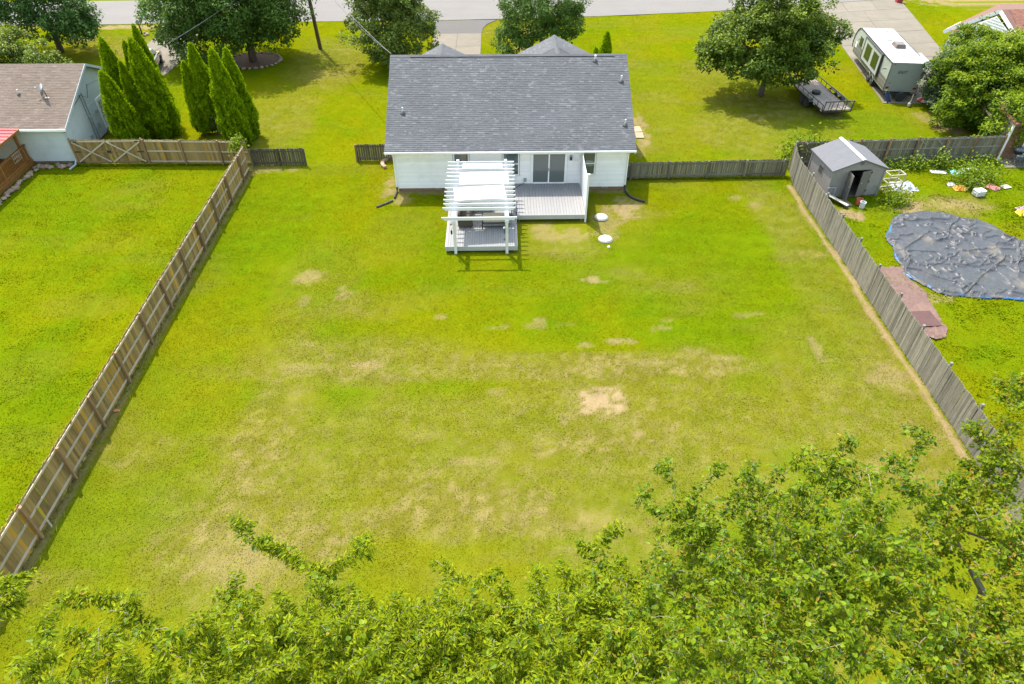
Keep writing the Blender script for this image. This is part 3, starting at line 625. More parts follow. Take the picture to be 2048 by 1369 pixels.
# ------------------------------------------------------------------ fences (every picket, rail and post its own piece)
def woodm(name, a, b, rnd, dirt=None, damt=.6):
    return pm(name, a, b, rough=.85, scale=2.2, stretch=(9, 9, .7), bump=.5, bscale=6, rnd=rnd, dirt=dirt, dscale=1.6, damt=damt)
PINE = woodm('treated_pine', (.27, .175, .06), (.17, .122, .052), .4, (.33, .2, .045), .55)
GOLD = woodm('golden_pine', (.42, .23, .03), (.3, .17, .03), .25)
PINE_R = pm('pine_rail', (.4, .345, .25), (.33, .28, .2), rough=.85, scale=2, stretch=(.7, 9, 9), bump=.3, rnd=.15)
PINE_P = pm('pine_post', (.24, .15, .075), (.19, .12, .06), rough=.85, scale=2, stretch=(9, 9, .7), bump=.3, rnd=.15)
GREY = woodm('weathered_grey', (.2, .18, .142), (.125, .112, .09), .32, (.085, .08, .066), .7)
GREY_R = pm('grey_rail', (.19, .18, .16), (.145, .138, .122), rough=.9, scale=2, stretch=(.7, 9, 9), bump=.3, rnd=.15)
OLDW = woodm('weathered_brown', (.105, .088, .06), (.062, .054, .04), .35, (.15, .12, .07), .5)
OLDG = woodm('weathered_olive', (.165, .148, .108), (.1, .092, .07), .3, (.075, .07, .06), .6)
BRNP = pm('brown_post', (.19, .11, .065), (.13, .078, .048), rough=.85, scale=2, stretch=(9, 9, .7), rnd=.2)
def picket_mesh(w_, h, ear=.035, th=.018, mat=None):
    return MB().prism([(-w_/2, 0), (w_/2, 0), (w_/2, h-ear), (w_/2-ear, h), (-w_/2+ear, h), (-w_/2, h-ear)], -th/2, th/2, XZ).mesh('picket', mat)
def fence(label, p0, p1, h, mat, rmat, pmat, rails, rail_side=1, pw=.14, gap=.006, post_step=2.5, post_h=None, post0=0., ear=.035, wob=.01, skip=(), posts=True, hv=.035, post_side=None, group=None):
    p0 = Vector((*p0, 0)); p1 = Vector((*p1, 0)); d = p1-p0; ln = d.length; rz = math.atan2(d.y, d.x)
    f = thing('fence', label, 'fence', p0, rz, group); me = picket_mesh(pw, h, ear, mat=mat); me2 = picket_mesh(pw, h, ear, mat=GOLD) if mat is PINE else None; n = int(ln/(pw+gap)); s = rail_side; post_side = post_side or s
    for k in range(n):
        x = (k+.5)*ln/n
        if any(a < x < b for a, b in skip): continue
        link('picket', me2 if me2 and random.random() < .09 else me, f, (x, random.uniform(-.004, .004), random.uniform(-hv, hv*.3)), (random.uniform(-.01, .01), random.uniform(-wob, wob), random.uniform(-.02, .02)), (1, 1, 1+random.uniform(-.01, .012)))
    np_ = int(math.ceil((ln-post0)/post_step)); xs = [post0+k*post_step for k in range(np_+1) if post0+k*post_step <= ln+.05]
    for a, b in zip([0]+xs, xs+[ln]):
        if b-a < .2: continue
        for z in rails: bx(a+.003, b-.003, s*.012 if s > 0 else -.05, .05 if s > 0 else -.012, z-.045, z+.045).l('rail', rmat, f, (0, 0, random.uniform(-.012, .012)))
    if posts:
        ph = post_h or h
        for x in xs: bx(-.05, .05, -.05, .05, -.1, ph+random.uniform(0, .05)).l('post', pmat, f, (x, post_side*.102, 0), (random.uniform(-.025, .025), random.uniform(-.02, .02), 0))
    return f
fence('long brown board fence with rails facing the yard, along the left side', (-16.45, 9.0), (-16.45, 41.4), 1.8, PINE, PINE_R, PINE_P, (.22, .95, 1.66), -1, post_step=2.6, post0=2.35, post_h=1.76)
fence('tall brown board fence between the double gate and the long left fence', (-23.3, 42.55), (-16.55, 42.3), 1.72, PINE, PINE_R, PINE_P, (.2, .9, 1.58), -1, post_step=2.45, post0=.05, post_h=1.7)
fence('short low dark weathered fence right of the long left fence', (-16.3, 42.15), (-12.85, 42.2), 1.18, OLDW, OLDW, OLDW, (.2, 1.0), -1, post_step=1.72, post0=0, gap=.014)
fence('low dark weathered fence against the left wall of the white house', (-9.6, 42.75), (-6.75, 42.7), 1.16, OLDW, OLDW, BRNP, (.22, 1.02), -1, post_step=2.8, post0=.02, gap=.014)
fence('low weathered picket fence from the white house to the right side yard', (7.9, 39.85), (18.4, 40.15), 1.16, OLDG, OLDG, OLDG, (.2, 1.0), -1, post_step=2.45, post0=.4, gap=.014, hv=.04)
fence('long grey weathered board fence along the right side of the yard', (18.42, 10.5), (18.5, 38.9), 1.76, GREY, GREY_R, GREY_R, (.3, .95, 1.6), -1, post_step=2.35, post0=.5, post_h=1.86, wob=.012, hv=.03, ear=.03)
fence('short grey fence corner leaning behind the shed', (18.48, 38.95), (19.0, 41.3), 1.74, GREY, GREY_R, GREY_R, (.3, 1.5), -1, post_step=2.3, post0=.1, ear=.03)
fence('weathered grey fence with brown posts behind the shed yard', (19.1, 41.4), (33.1, 42.1), 1.72, OLDG, GREY_R, BRNP, (.3, .98, 1.6), -1, post_step=1.95, post0=.4, post_h=1.78, ear=.04, gap=.012, hv=.05)
# bracing boards on that fence
f = bpy.data.objects['fence.007']
for a, b in (((8.2, -.08, .15), (9.5, -.08, .6)), ((8.3, -.08, 1.6), (8.8, -.08, 1.25)), ((9.9, -.08, 1.25), (9.5, -.08, 1.55))): MB().bar(a, b, .09, .03, up=(0, 1, 0)).l('brace', GREY_R, f)
# double gate on the left
g = thing('gate', 'double brown board gate with crossed braces and black hinges', 'gate', (-27.95, 42.62, 0), 0)
me = picket_mesh(.14, 1.68, mat=PINE); W = 4.55
for leaf in range(2):
    x0 = leaf*W/2+.02; x1 = (leaf+1)*W/2-.02; n = 15
    for k in range(n): link('picket', me, g, (x0+(k+.5)*(x1-x0)/n, .0, random.uniform(0, .02)), (0, random.uniform(-.008, .008), 0))
    for z in (.14, .86, 1.56): bx(x0, x1, -.055, -.012, z-.045, z+.045).l('rail', PINE_R if z > 1 else PINE_P, g)
    for za, zb in ((.16, 1.54), (1.54, .16)): MB().bar((x0+.06, -.075-.02*(za > 1), za), (x1-.06, -.075-.02*(za > 1), zb), .09, .03, up=(0, 1, 0)).l('brace', PINE_R, g)
    hx = x0 if leaf == 0 else x1
    for z in (.14, .86, 1.56): MB().bar((hx, -.07, z), (hx+(.4 if leaf == 0 else -.4), -.07, z), .06, .02, up=(0, 1, 0)).l('hinge', BLACKM, g)
bx(-.06, .04, -.1, .0, -.05, 1.78).l('post', PINE_P, g, (-.02, 0, 0)); bx(-.05, .05, -.1, .0, -.05, 1.78).l('post', PINE_P, g, (W+.05, 0, 0))
bx(W/2-.12, W/2+.12, -.1, -.075, .8, .95).l('latch', BLACKM, g)
# stake with yellow tape by the left fence
t = thing('survey_stake', 'wooden stake with yellow tape leaning by the left fence', 'stake', (-16.22, 14.4, 0))
MB().bar((0, 0, -.05), (-.12, .12, .95), .06, .03).l('stick', PINE_R, t); MB().bar((-.065, .065, .5), (-.122, .122, 1.0), .08, .05).l('tape', pm('yellow_tape', (.45, .36, .02), (.3, .25, .03), scale=14, rough=.5), t)
TERRA = pm('terracotta_clay', (.45, .16, .06), (.36, .13, .06))
for k, y in enumerate((11.55, 20.05)):
    m = MB(); vs = []
    for j in range(7): a = 2*math.pi*j/7; vs.append((.16*math.cos(a)*random.uniform(.7, 1.1), .09*math.sin(a)*random.uniform(.7, 1.1)))
    o = m.prism(vs, 0, .05).l('clay_clod', TERRA, None, (-16.25, y, -.005), bev=.012); tag(o, ('orange clay clod at the foot of the left fence near the bottom corner', 'orange clay clod at the foot of the left fence below its middle')[k], 'clod')
# ------------------------------------------------------------------ house on the left
BLUE = sidingm('blue_grey_siding', (.47, .51, .53), (.43, .47, .49), dirt=(.25, .29, .29), damt=.4)
SH2 = shinglem('brown_shingle', (.118, .089, .071), (.143, .109, .088), (.168, .13, .106))
hl = thing('house', 'pale blue sided house with brown shingle roof at the left edge', 'house', (-36, 47.4, 0))
lx = -28.1; ly0, ly1 = 42.75, 52.05; le, lr, lry = 2.5, 4.85, 47.4
m = MB(); lap(m, (-46, ly0), (lx, ly0), .15, 2.42, (0, -1), .125); lap(m, (lx, ly0), (lx, ly1), .15, 2.42, (1, 0), .125); lap_gable(m, (lx, ly0), (lx, ly1), 2.42, lr-.12, (1, 0), .125); lap(m, (lx, ly1), (-46, ly1), .15, 2.42, (0, 1), .125)
m.w('wall', BLUE, hl); bx(-45.9, lx-.03, ly0+.03, ly1-.03, -.05, .15).w('foundation', BRICK, hl)
bx(lx-.09, lx+.02, ly0-.02, ly0+.09, .14, 2.42).w('corner_board', pm('blue_white_trim', (.45, .5, .52)), hl)
rx = lx+.3; ey = ly0-.3; s2 = (lr-le)/(lry-ey); fy = 2*lry-ey
m = MB(); m.add([(-46.5,ey,le-.1),(rx,ey,le-.1),(rx,lry,lr-.1),(-46.5,lry,lr-.1),(-46.5,ey,le),(rx,ey,le),(rx,lry,lr),(-46.5,lry,lr)],[(3,2,1,0),(4,5,6,7),(0,1,5,4),(1,2,6,5)])
m.add([(-46.5,fy,le-.1),(rx,fy,le-.1),(rx,lry,lr-.1),(-46.5,lry,lr-.1),(-46.5,fy,le),(rx,fy,le),(rx,lry,lr),(-46.5,lry,lr)],[(0,1,2,3),(7,6,5,4),(4,5,1,0),(5,6,2,1)])
r2 = m.w('roof', pm('roof_deck_brown', (.09, .07, .06)), hl)
Ls = math.hypot(lry-ey, lr-le); m = MB(); shingles(m, (-42, ey-.03, le), (1, 0, 0), (0, lry-ey, lr-le), rx+42+.02, Ls, seed=14, light=.05, wmin=.28, wmax=.34, th=.008)
shingles(m, (rx+.02, fy+.03, le), (-1, 0, 0), (0, ey-lry, lr-le), 14, Ls, seed=15, ex=.3, wmin=.5, wmax=1.)
for k in range(48): x = rx-k*.3; m.add([(x, lry-.16, lr+.03-.16*s2), (x, lry, lr+.035), (x-.29, lry, lr+.03), (x-.29, lry-.16, lr+.025-.16*s2)], [(0, 1, 2, 3)], .2)
tag(m.w('shingles', SH2, r2), kind='stuff')
for sy, yy in ((1, ey), (-1, fy)): MB().bar((rx+.012, yy, le-.06), (rx+.012, lry, lr-.06), .025, .17, up=(0, 0, 1)).w('rake_board', MC['blue_white_trim'], r2)
MB().prism([(ey-.13, le-.14), (ey-.02, le-.14), (ey-.02, le-.005), (ey-.13, le-.005)], -46, rx+.03, YZ).w('gutter', TRIM, hl)
MB().bar((rx-.12, ey-.08, le-.12), (lx+.03, ly0-.06, le-.35), .07, .07).bar((lx-.02, ly0-.06, le-.33), (lx-.02, ly0-.06, .25), .08, .07, up=(0, 1, 0)).bar((lx-.02, ly0-.07, .28), (lx+.06, ly0-.5, .12), .08, .07).bar((lx+.06, ly0-.48, .12), (lx-.1, ly0-1.05, .05), .08, .07).w('downspout', pm('blue_downspout', (.42, .48, .5)), hl)
for y, w_, z0, z1 in ((47.9, .9, .35, 2.35),):
    d = bx(lx+.012, lx+.05, y-.45, y+.45, z0, z1).w('door', pm('door_white', (.6, .62, .63)), hl)
    bx(lx+.05, lx+.07, y-.3, y+.3, 1.35, 2.2).w('pane', GLASS, d)
    m = MB()
    for k in range(2): bx(lx+.07, lx+.078, y-.3+.2*(k+1)-.012, y-.3+.2*(k+1)+.012, 1.35, 2.2).w('muntin', TRIM, d); bx(lx+.078, lx+.085, y-.3, y+.3, 1.35+.283*(k+1)-.012, 1.35+.283*(k+1)+.012).w('muntin', TRIM, d)
    for a in ((y-.56, y-.45, z0, z1+.1), (y+.45, y+.56, z0, z1+.1), (y-.45, y+.45, z1, z1+.1)): bx(lx+.01, lx+.06, *a).w('door_trim', TRIM, d)
    MB().lathe([(.02, 0), (.035, .03), (.02, .06)], 8, T=Tm((lx+.05, y-.38, 1.2), ry=R(90))).w('handle', BLACKM, d)
bx(lx+.01, lx+1.1, 47.3, 48.5, -.02, .3).w('door_step', CONC, hl)
for y, z, dy, dz, nm in ((45.9, 1.35, .22, .5, 'meter_box'), (46.5, .8, .2, .3, 'disconnect_box'), (45.2, .55, .16, .25, 'cable_box'), (46.9, 1.7, .15, .2, 'junction_box')): bx(lx+.012, lx+.14, y-dy/2, y+dy/2, z, z+dz).w(nm, pm('meter_grey', (.3, .32, .33), (.25, .27, .28)), hl)
for y in (45.75, 46.05): MB().tube([(lx+.06, y, .2), (lx+.06, y, 3.4)], .03, 6).w('conduit', pm('conduit_grey', (.2, .22, .23)), hl)
MB().tube([(lx+.05, 44.4, 3.0), (lx+.15, 45.0, 3.2), (lx+.1, 45.8, 3.35), (lx+.1, 46.5, 2.9), (lx+.05, 47.1, 3.6)], .015, 5).w('service_cable', BLACKM, hl)
MB().lathe([(.07, 0), (.09, .08), (.03, .12)], 8, T=Tm((lx+.03, 43.25, 2.5), ry=R(90))).w('flood_lamp', BLACKM, hl)
def onroof(y): return le+(y-ey)*s2
vp = MB().tube([(-31.45, 45.0, onroof(45)), (-31.45, 45.0, onroof(45)+.35)], .05, 8).w('vent_pipe', MC['pvc'], r2); MB().lathe([(.17, -.08), (.12, .06), (.06, .12)], 8, (-31.45, 45, onroof(45))).w('flashing', MC['lead'], vp)
# satellite dish
t = thing('satellite_dish', 'grey satellite dish on the brown roof at left', 'satellite dish', (-29.55, 44.75, onroof(44.75)))
DISH = pm('dish_grey', (.2, .22, .23), (.17, .19, .2), rough=.5)
bx(-.14, .14, -.1, .1, -.03, .04).l('foot', STEEL, t); MB().tube([(0, 0, 0), (0, 0, .35), (-.06, .05, .48)], .025, 8).l('mast', DARKP, t)
pr = [(.02, 0)]+[(r, .22*r*r/.16*.45) for r in (.1, .2, .3, .4)]
d = MB().lathe(pr, 20, T=Tm((-.1, .08, .5), rx=R(38), ry=R(-62))).l('reflector', DISH, t, smooth=True); md = d.modifiers.new('t', 'SOLIDIFY'); md.thickness = .012
MB().tube([(-.05, .02, .3), (-.35, .05, .4), (-.56, .12, .62)], .014, 6).l('feed_arm', DISH, t); MB().tube([(-.56, .12, .6), (-.63, .14, .68)], .05, 8).l('feed_horn', pm('horn_white', (.5, .5, .5)), t)
# porch: deck, posts, railing and red roof
PW = pm('stained_wood', (.27, .12, .026), (.2, .085, .02), rough=.7, scale=2, stretch=(4, 4, 1), bump=.2, rnd=.15, dirt=(.14, .06, .025), damt=.5)
pd = thing('porch', 'orange-stained wooden porch with railing and red metal roof at the left edge', 'porch', (-33, 39, 0))
px0, px1, py0, py1 = -38, -30.95, 31.5, 42.6
for k in range(int((py1-py0)/.145)): bx(px0, px1, py0+k*.145+.003, py0+k*.145+.14, .36, .39, 0).w('plank', PW, pd)
for k in range(2): bx(px1, px1+.03, py0, py1, .02+k*.19, .2+k*.19).w('fascia', PW, pd)
for y in (31.6, 34.2, 36.9, 39.6, 42.45):
    bx(px1-.1, px1-.002, y-.05, y+.05, .39, 1.36).w('railing_post', PW, pd)
for k in range(int((42.4-31.6)/.125)):
    y = 31.72+k*.125; bx(px1-.06, px1-.025, y-.018, y+.018, .48, 1.27).w('baluster', PW, pd)
bx(px1-.12, px1+.02, py0, py1, 1.36, 1.4).w('handrail', PW, pd); bx(px1-.07, px1-.015, py0, py1, 1.27, 1.34).w('upper_rail', PW, pd); bx(px1-.07, px1-.015, py0, py1, .42, .48).w('lower_rail', PW, pd)
for y in (42.3, 39.3, 35.5): bx(px1-.28, px1-.14, y-.07, y+.07, .39, 2.45).w('post', PW, pd)
bx(px1-.27, px1-.15, py0, py1-.06, 2.25, 2.45).w('beam', PW, pd)
RED = pm('red_metal_roof', (.34, .028, .035), (.29, .024, .03), rough=.35, spec=.6, dirt=(.36, .13, .12), damt=.4)
m = MB(); m.add([(-38, py0, 2.62), (px1+.25, py0, 2.52), (px1+.25, py1-.1, 2.52), (-38, py1-.1, 2.62), (-38, py0, 2.57), (px1+.25, py0, 2.47), (px1+.25, py1-.1, 2.47), (-38, py1-.1, 2.57)], [(0, 1, 2, 3), (7, 6, 5, 4), (1, 5, 6, 2), (2, 6, 7, 3), (0, 4, 5, 1)])
rf = m.w('roof', RED, pd)
for k in range(24): y = py0+.1+k*.46; MB().bar((-38, y, 2.64), (px1+.25, y, 2.54), .03, .035).w('seam', RED, rf)
bx(px1+.25, px1+.28, py0, py1-.1, 2.4, 2.54).w('roof_fascia', PW, rf)
t = thing('wire_rack', 'thin white wire rack hung over the porch railing', 'rack', (px1+.05, 41.3, 1.1))
for k in range(5): MB().tube([(.0, -.4+k*.2, -.25), (.02, -.4+k*.2, .35)], .009, 5).l('bar', pm('wire_white', (.5, .45, .38)), t)
for z in (-.2, .05, .3): MB().tube([(.01, -.42, z), (.01, .42, z)], .009, 5).l('rod', MC['wire_white'], t)
# border rocks
def rock_mesh(seed):
    bm = bmesh.new(); bmesh.ops.create_icosphere(bm, subdivisions=2, radius=.5); g = random.Random(seed); o = Vector((g.random()*50, 0, 0))
    for v in bm.verts:
        k = 1+.45*mnoise.noise(v.co*2.2+o)+.15*mnoise.noise(v.co*6+o); v.co *= k; v.co.z = max(v.co.z*.75, -.3)
    me = bpy.data.meshes.new('rock'); bm.to_mesh(me); bm.free(); me.materials.append(STONE); return me
rocks = [rock_mesh(k) for k in range(5)]
def rock(x, y, s, label, group): o = link('rock', random.choice(rocks), None, (x, y, s*.2), (0, 0, random.uniform(0, 6)), (s, s*random.uniform(.7, 1.2), s*.8)); tag(o, label, 'rock', group)
for k in range(26): rock(-30.55+random.uniform(-.12, .2), 34.2+k*.31, random.uniform(.24, .48), 'reddish tan rock in the border along the porch', 'rocks bordering the porch')
for k in range(15): rock(-30.5+k*.14+random.uniform(-.1, .1), 42.3+random.uniform(-.3, .1), random.uniform(.18, .42), 'reddish tan rock heaped against the blue house wall', 'rocks under the blue wall')
# pole and wires
POLE = pm('pole_wood', (.13, .1, .085), (.09, .07, .06), rough=.9, scale=2, stretch=(8, 8, .5), bump=.4)
t = thing('utility_pole', 'leaning brown wooden utility pole on the front lawn', 'utility pole', (-16.3, 65, 0)); top = Vector((-.45, .0, 9.4))
MB().tube([(0, 0, -.2), tuple(top*.5), tuple(top)], [.17, .15, .12], 10).l('shaft', POLE, t, smooth=True)
MB().bar(top+Vector((-1.1, -.3, -.5)), top+Vector((1.1, .3, -.5)), .1, .12).l('crossarm', POLE, t)
MB().lathe([(.22, 0), (.24, .05), (.24, .75), (.2, .85), (.05, .9)], 12, tuple(top+Vector((-.35, -.25, -1.6)))).l('transformer', STEEL, t)
for s in (-1, 0, 1): MB().lathe([(.03, 0), (.05, .06), (.03, .14)], 8, tuple(top+Vector((s, s*.27, -.42)))).l('insulator', DARKP, t)
def wire(label, a, b, sag, r, mat):
    a, b = Vector(a), Vector(b); P_ = [a.lerp(b, k/16)-Vector((0, 0, sag*4*(k/16)*(1-k/16))) for k in range(17)]
    o = MB().tube(P_, r, 5).w('wire', mat); tag(o, label, 'wire')
WIREM = pm('wire_alu', (.2, .2, .21), (.15, .15, .16), rough=.5)
wire('pale service wire running to the left roof corner of the white house', (-16.7, 64.8, 8.0), (-6.85, 44.7, 6.3), .5, .013, WIREM)
wire('dark thin wire beside the pale one to the white house roof corner', (-16.6, 64.8, 7.8), (-6.8, 44.75, 6.25), .75, .013, pm('wire_dark', (.12, .09, .12)))
wire('pale service wire running to the gable of the blue house', (-17.0, 64.8, 7.9), (-27.95, 47.0, 3.6), .7, .014, WIREM)
# mailbox
t = thing('mailbox', 'pale mailbox on a dark post by the street at left', 'mailbox', (-34.1, 69.3, 0))
bx(-.05, .05, -.05, .05, 0, 1.05).l('post', DARKP, t); bx(-.04, .04, -.3, .3, .98, 1.05).l('arm', DARKP, t)
pr = [(-.11, 0), (.11, 0), (.11, .15)]+[(.11*math.cos(R(a)), .15+.11*math.sin(R(a))) for a in range(20, 180, 20)]+[(-.11, .15)]
MB().prism(pr, -.28, .28, Tm((0, 0, 1.05)) @ XZ).l('box', pm('mailbox_grey', (.35, .3, .3), (.3, .26, .26)), t); bx(.115, .125, .1, .2, 1.2, 1.38).l('flag', MC['red_metal_roof'], t)
for k in range(9): rock(-34.1+.55*math.cos(k*.7), 69.2+.5*math.sin(k*.7), random.uniform(.22, .4), 'pale rock at the foot of the mailbox', 'rocks around the mailbox')
# mulch bed under the big tree
mb_ = MB(); mb_.prism([(-21.6+2.3*math.cos(a)*(1+.06*math.sin(3*a)), 61.9+1.9*math.sin(a)) for a in [k*2*math.pi/28 for k in range(28)]], -.05, .045)
o = mb_.w('mulch_bed', pm('mulch', (.11, .05, .032), (.06, .03, .02), rough=.95, scale=12, bump=.8, bscale=30)); tag(o, 'dark red mulch bed under the big round tree', 'mulch bed', kind='structure')
for k in range(30): a = k*2*math.pi/30; rock(-21.6+2.4*math.cos(a), 61.9+2.0*math.sin(a), random.uniform(.26, .36), 'tan edging stone around the mulch bed', 'stones edging the mulch bed')
# parked car
def wheel(parent, x, y, r, wdt, rim=True, nm='wheel', hub=None):
    w_ = MB().lathe([(r*.62, -wdt/2), (r*.93, -wdt/2), (r, -wdt*.3), (r, wdt*.3), (r*.93, wdt/2), (r*.62, wdt/2)], 20, T=Tm((x, y, r), ry=R(90))).l(nm, RUBBER, parent)
    s = 1 if x > 0 else -1
    MB().lathe([(r*.63, -.02), (r*.6, .0), (r*.3, .02), (r*.12, .05), (.01, .05)], 14, T=Tm((x+s*wdt*.32, y, r), ry=R(90)*s)).l('rim', hub or STEEL, w_)
    if rim:
        for k in range(5): MB().bar((x+s*(wdt*.32+.03), y, r), (x+s*(wdt*.32+.02), y+r*.6*math.cos(k*1.257), r+r*.6*math.sin(k*1.257)), .05, .02, up=(1, 0, 0)).l('spoke', hub or STEEL, w_)
    return w_
c = thing('car', 'dark parked car half hidden behind the tall cone trees', 'car', (-29.9, 59.9, .03), R(12))
CARP = pm('car_paint', (.014, .012, .014), (.02, .018, .02), rough=.25, spec=.7, clear=.8)
pr = [(-2.25, .35), (2.25, .35), (2.3, .62), (2.2, .86), (1.25, 1.0), (-2.1, 1.02), (-2.3, .8)]
MB().prism(pr, -.9, .9, YZ).l('body', CARP, c, bev=.09, seg=3, smooth=True)
pr = [(1.2, .98), (.55, 1.52), (-1.35, 1.6), (-2.05, 1.02)]
MB().add([(-.8, 1.2, .97), (.8, 1.2, .97), (.62, .5, 1.5), (-.62, .5, 1.5), (-.64, -1.35, 1.56), (.64, -1.35, 1.56), (.8, -2.05, .98), (-.8, -2.05, .98)], [(0, 1, 2, 3), (3, 2, 5, 4), (4, 5, 6, 7), (1, 6, 5, 2), (7, 0, 3, 4)]).l('cabin', GLASS, c)
MB().add([(-.64, .52, 1.5), (.64, .52, 1.5), (.66, -1.4, 1.57), (-.66, -1.4, 1.57), (-.6, .45, 1.55), (.6, .45, 1.55), (.6, -1.3, 1.62), (-.6, -1.3, 1.62)], [(4, 7, 6, 5), (0, 4, 5, 1), (1, 5, 6, 2), (2, 6, 7, 3), (3, 7, 4, 0)]).l('roof', pm('car_roof', (.1, .1, .12), rough=.25, clear=.8), c)
for x in (-.82, .82):
    for y in (-1.4, 1.42): wheel(c, x, y, .35, .22)
for s in (-1, 1):
    bx(s*.62-.16, s*.62+.16, 2.22, 2.3, .66, .8).l('headlight', glassm('lens', (.4, .42, .45)), c); bx(s*.66-.14, s*.66+.14, -2.31, -2.24, .7, .86).l('tail_light', pm('red_lens', (.25, .01, .01), rough=.3), c)
    MB().bar((s*.9, .85, 1.02), (s*1.05, .8, 1.05), .12, .1).l('mirror', CARP, c)
# ------------------------------------------------------------------ house on the right
SH3 = shinglem('red_brown_shingle', (.16, .07, .05), (.19, .088, .064), (.22, .11, .082))
hr = thing('house', 'house with reddish shingle roof and white gable in the top right corner', 'house', (42, 56, 0))
pk = Vector((40.1, 57.9, 5.0)); fl = Vector((37.95, 60.75, 2.6)); nr = Vector((40.75, 52.2, 2.6))
rd = Vector((10, .3, 0)); fd = Vector((9, 7.6, 0))
m = MB(); dn = Vector((0, 0, -.12))
q = [fl, pk, pk+rd, fl+fd]; m.add(q+[p+dn for p in q], [(3, 2, 1, 0), (4, 5, 6, 7), (0, 1, 5, 4), (3, 0, 4, 7)])
nre = nr+Vector((10, 0, 0)); q = [nr, nre, pk+rd, pk]; m.add(q+[p+dn for p in q], [(0, 1, 2, 3), (7, 6, 5, 4), (3, 7, 4, 0), (0, 4, 5, 1)])
r3 = m.w('roof', pm('roof_deck_red', (.14, .07, .055)), hr)
def slope_shingles(m, o, e, top, seed):     # o,e lower edge; top: upper point above o
    u = (e-o).normalized(); v = (top-o); W = (e-o).length; L_ = (v-u*v.dot(u)).length; k = v.dot(u)/L_; vd = (v-u*v.dot(u)).normalized()
    shingles(m, o, u, vd, W+3, L_, seed=seed, light=.06, wmin=.3, wmax=.34, clipf=lambda s, a, b: (max(a, k*s), min(b, W+k*s)))
m = MB(); slope_shingles(m, nr, nre, pk, 31); slope_shingles(m, fl+fd, fl, pk+rd, 32); tag(m.w('shingles', SH3, r3), kind='stuff')
bx(43.0, 46, 57.75, 57.95, 5.02, 5.07).w('ridge_vent', pm('vent_red_dark', (.06, .03, .025)), r3)
for a, b in ((fl, pk), (pk, nr)): MB().bar(a+Vector((-.06, -.05, -.13)), b+Vector((-.06, -.05, -.13)), .05, .28).w('rake_board', TRIM, r3)
MB().bar(fl+Vector((-.05, -.03, -.1)), fl+fd*.3+Vector((-.05, .05, -.1)), .1, .16).w('gutter', TRIM, r3)
wn = Vector((-.95, -.3)); a2 = Vector((fl.x+.35, fl.y-.35)); b2 = Vector((nr.x+.2, nr.y+.3)); wn = Vector((-(a2.y-b2.y), a2.x-b2.x)).normalized()
W2 = sidingm('cream_siding', (.58, .59, .56), (.53, .54, .51)); m = MB(); lap(m, a2, b2, .1, 2.45, wn, .2, .035); lap_gable(m, a2, b2, 2.45, 4.75, wn, .2, .035, apex=.42); lap(m, b2, (b2.x+9, b2.y), .1, 2.5, (0, -1), .2, .03)
m.w('wall', W2, hr)
# rear wing in brick
WX, WY = 33.4, 42.2
BR = pm('brick_wall', (.25, .13, .085), (.19, .095, .065), rough=.9, bump=.3)
bx(WX+.09, 42.5, WY+.07, 44.4, -.05, 2.5).w('wing_wall', pm('mortar', (.3, .27, .24), rough=.95), hr)
me = bx(-.1, .1, -.02, .03, -.03, .03).mesh('brick', BR); ww = hr
for r_ in range(30):
    for k in range(9): link('brick', me, hr, (WX+.22+k*.215+(r_ % 2)*.107-42, WY+.05-56, .06+r_*.073))
bx(WX-.02, WX+.1, WY-.03, WY+.09, -.02, 2.5).w('corner_board', TRIM, hr)
d = bx(34.75, 35.7, WY-.01, WY+.06, .1, 2.2).w('door', pm('pale_blue_door', (.4, .47, .52), (.36, .43, .48)), hr); bx(34.65, 34.75, WY-.03, WY+.06, .1, 2.3).w('door_trim', TRIM, d)
q = [Vector((WX-.1, WY-.3, 2.56)), Vector((43, WY-.3, 2.56)), Vector((43, 44.6, 2.9)), Vector((WX-.1, 44.6, 2.9))]
m = MB().add(q+[p+dn for p in q], [(0, 1, 2, 3), (7, 6, 5, 4), (0, 4, 5, 1), (3, 7, 4, 0)]); m.w('wing_roof', MC['red_brown_shingle'], hr)
bx(33.3, 38, 40.9, 42.1, -.05, .035).w('patio', CONC, hr)
# ------------------------------------------------------------------ travel trailer
rv = thing('travel_trailer', 'white and grey travel trailer with dark stripes parked on the wide driveway', 'travel trailer', (31.6, 57.0, .03), R(-7.2))
RVW = pm('rv_white', (.3, .33, .315), (.27, .3, .285), rough=.45, spec=.5, dirt=(.25, .26, .24), damt=.35)
RVR = pm('rv_roof', (.44, .435, .42), (.4, .395, .38), rough=.6, dirt=(.3, .29, .27), damt=.4)
RVG = pm('rv_taupe', (.115, .105, .095), (.095, .088, .08), rough=.45); RVB = pm('rv_rear', (.22, .235, .225), (.2, .215, .205), rough=.4)
TRD = pm('rv_trim_dark', (.035, .035, .04), (.05, .05, .055), rough=.4)
hw, hl_ = 1.22, 4.75; zb, zt = .62, 2.78
prof = [(-hl_, zb), (3.9, zb), (4.55, .95), (4.75, 1.35), (4.62, 2.0), (4.3, 2.45), (3.9, 2.68), (3.5, zt), (-hl_, zt)]
body = MB().prism(prof, -hw, hw, YZ).l('body', RVW, rv)
MB().prism([(-hl_-.02, zt+.001), (3.5, zt+.001), (3.5, zt+.035), (-hl_-.02, zt+.035)], -hw-.02, hw+.02, YZ).l('roof', RVR, rv)
bx(-hw+.03, hw-.03, -hl_-.02, -hl_-.001, zb+.05, zt-.01).l('rear_panel', RVB, rv)
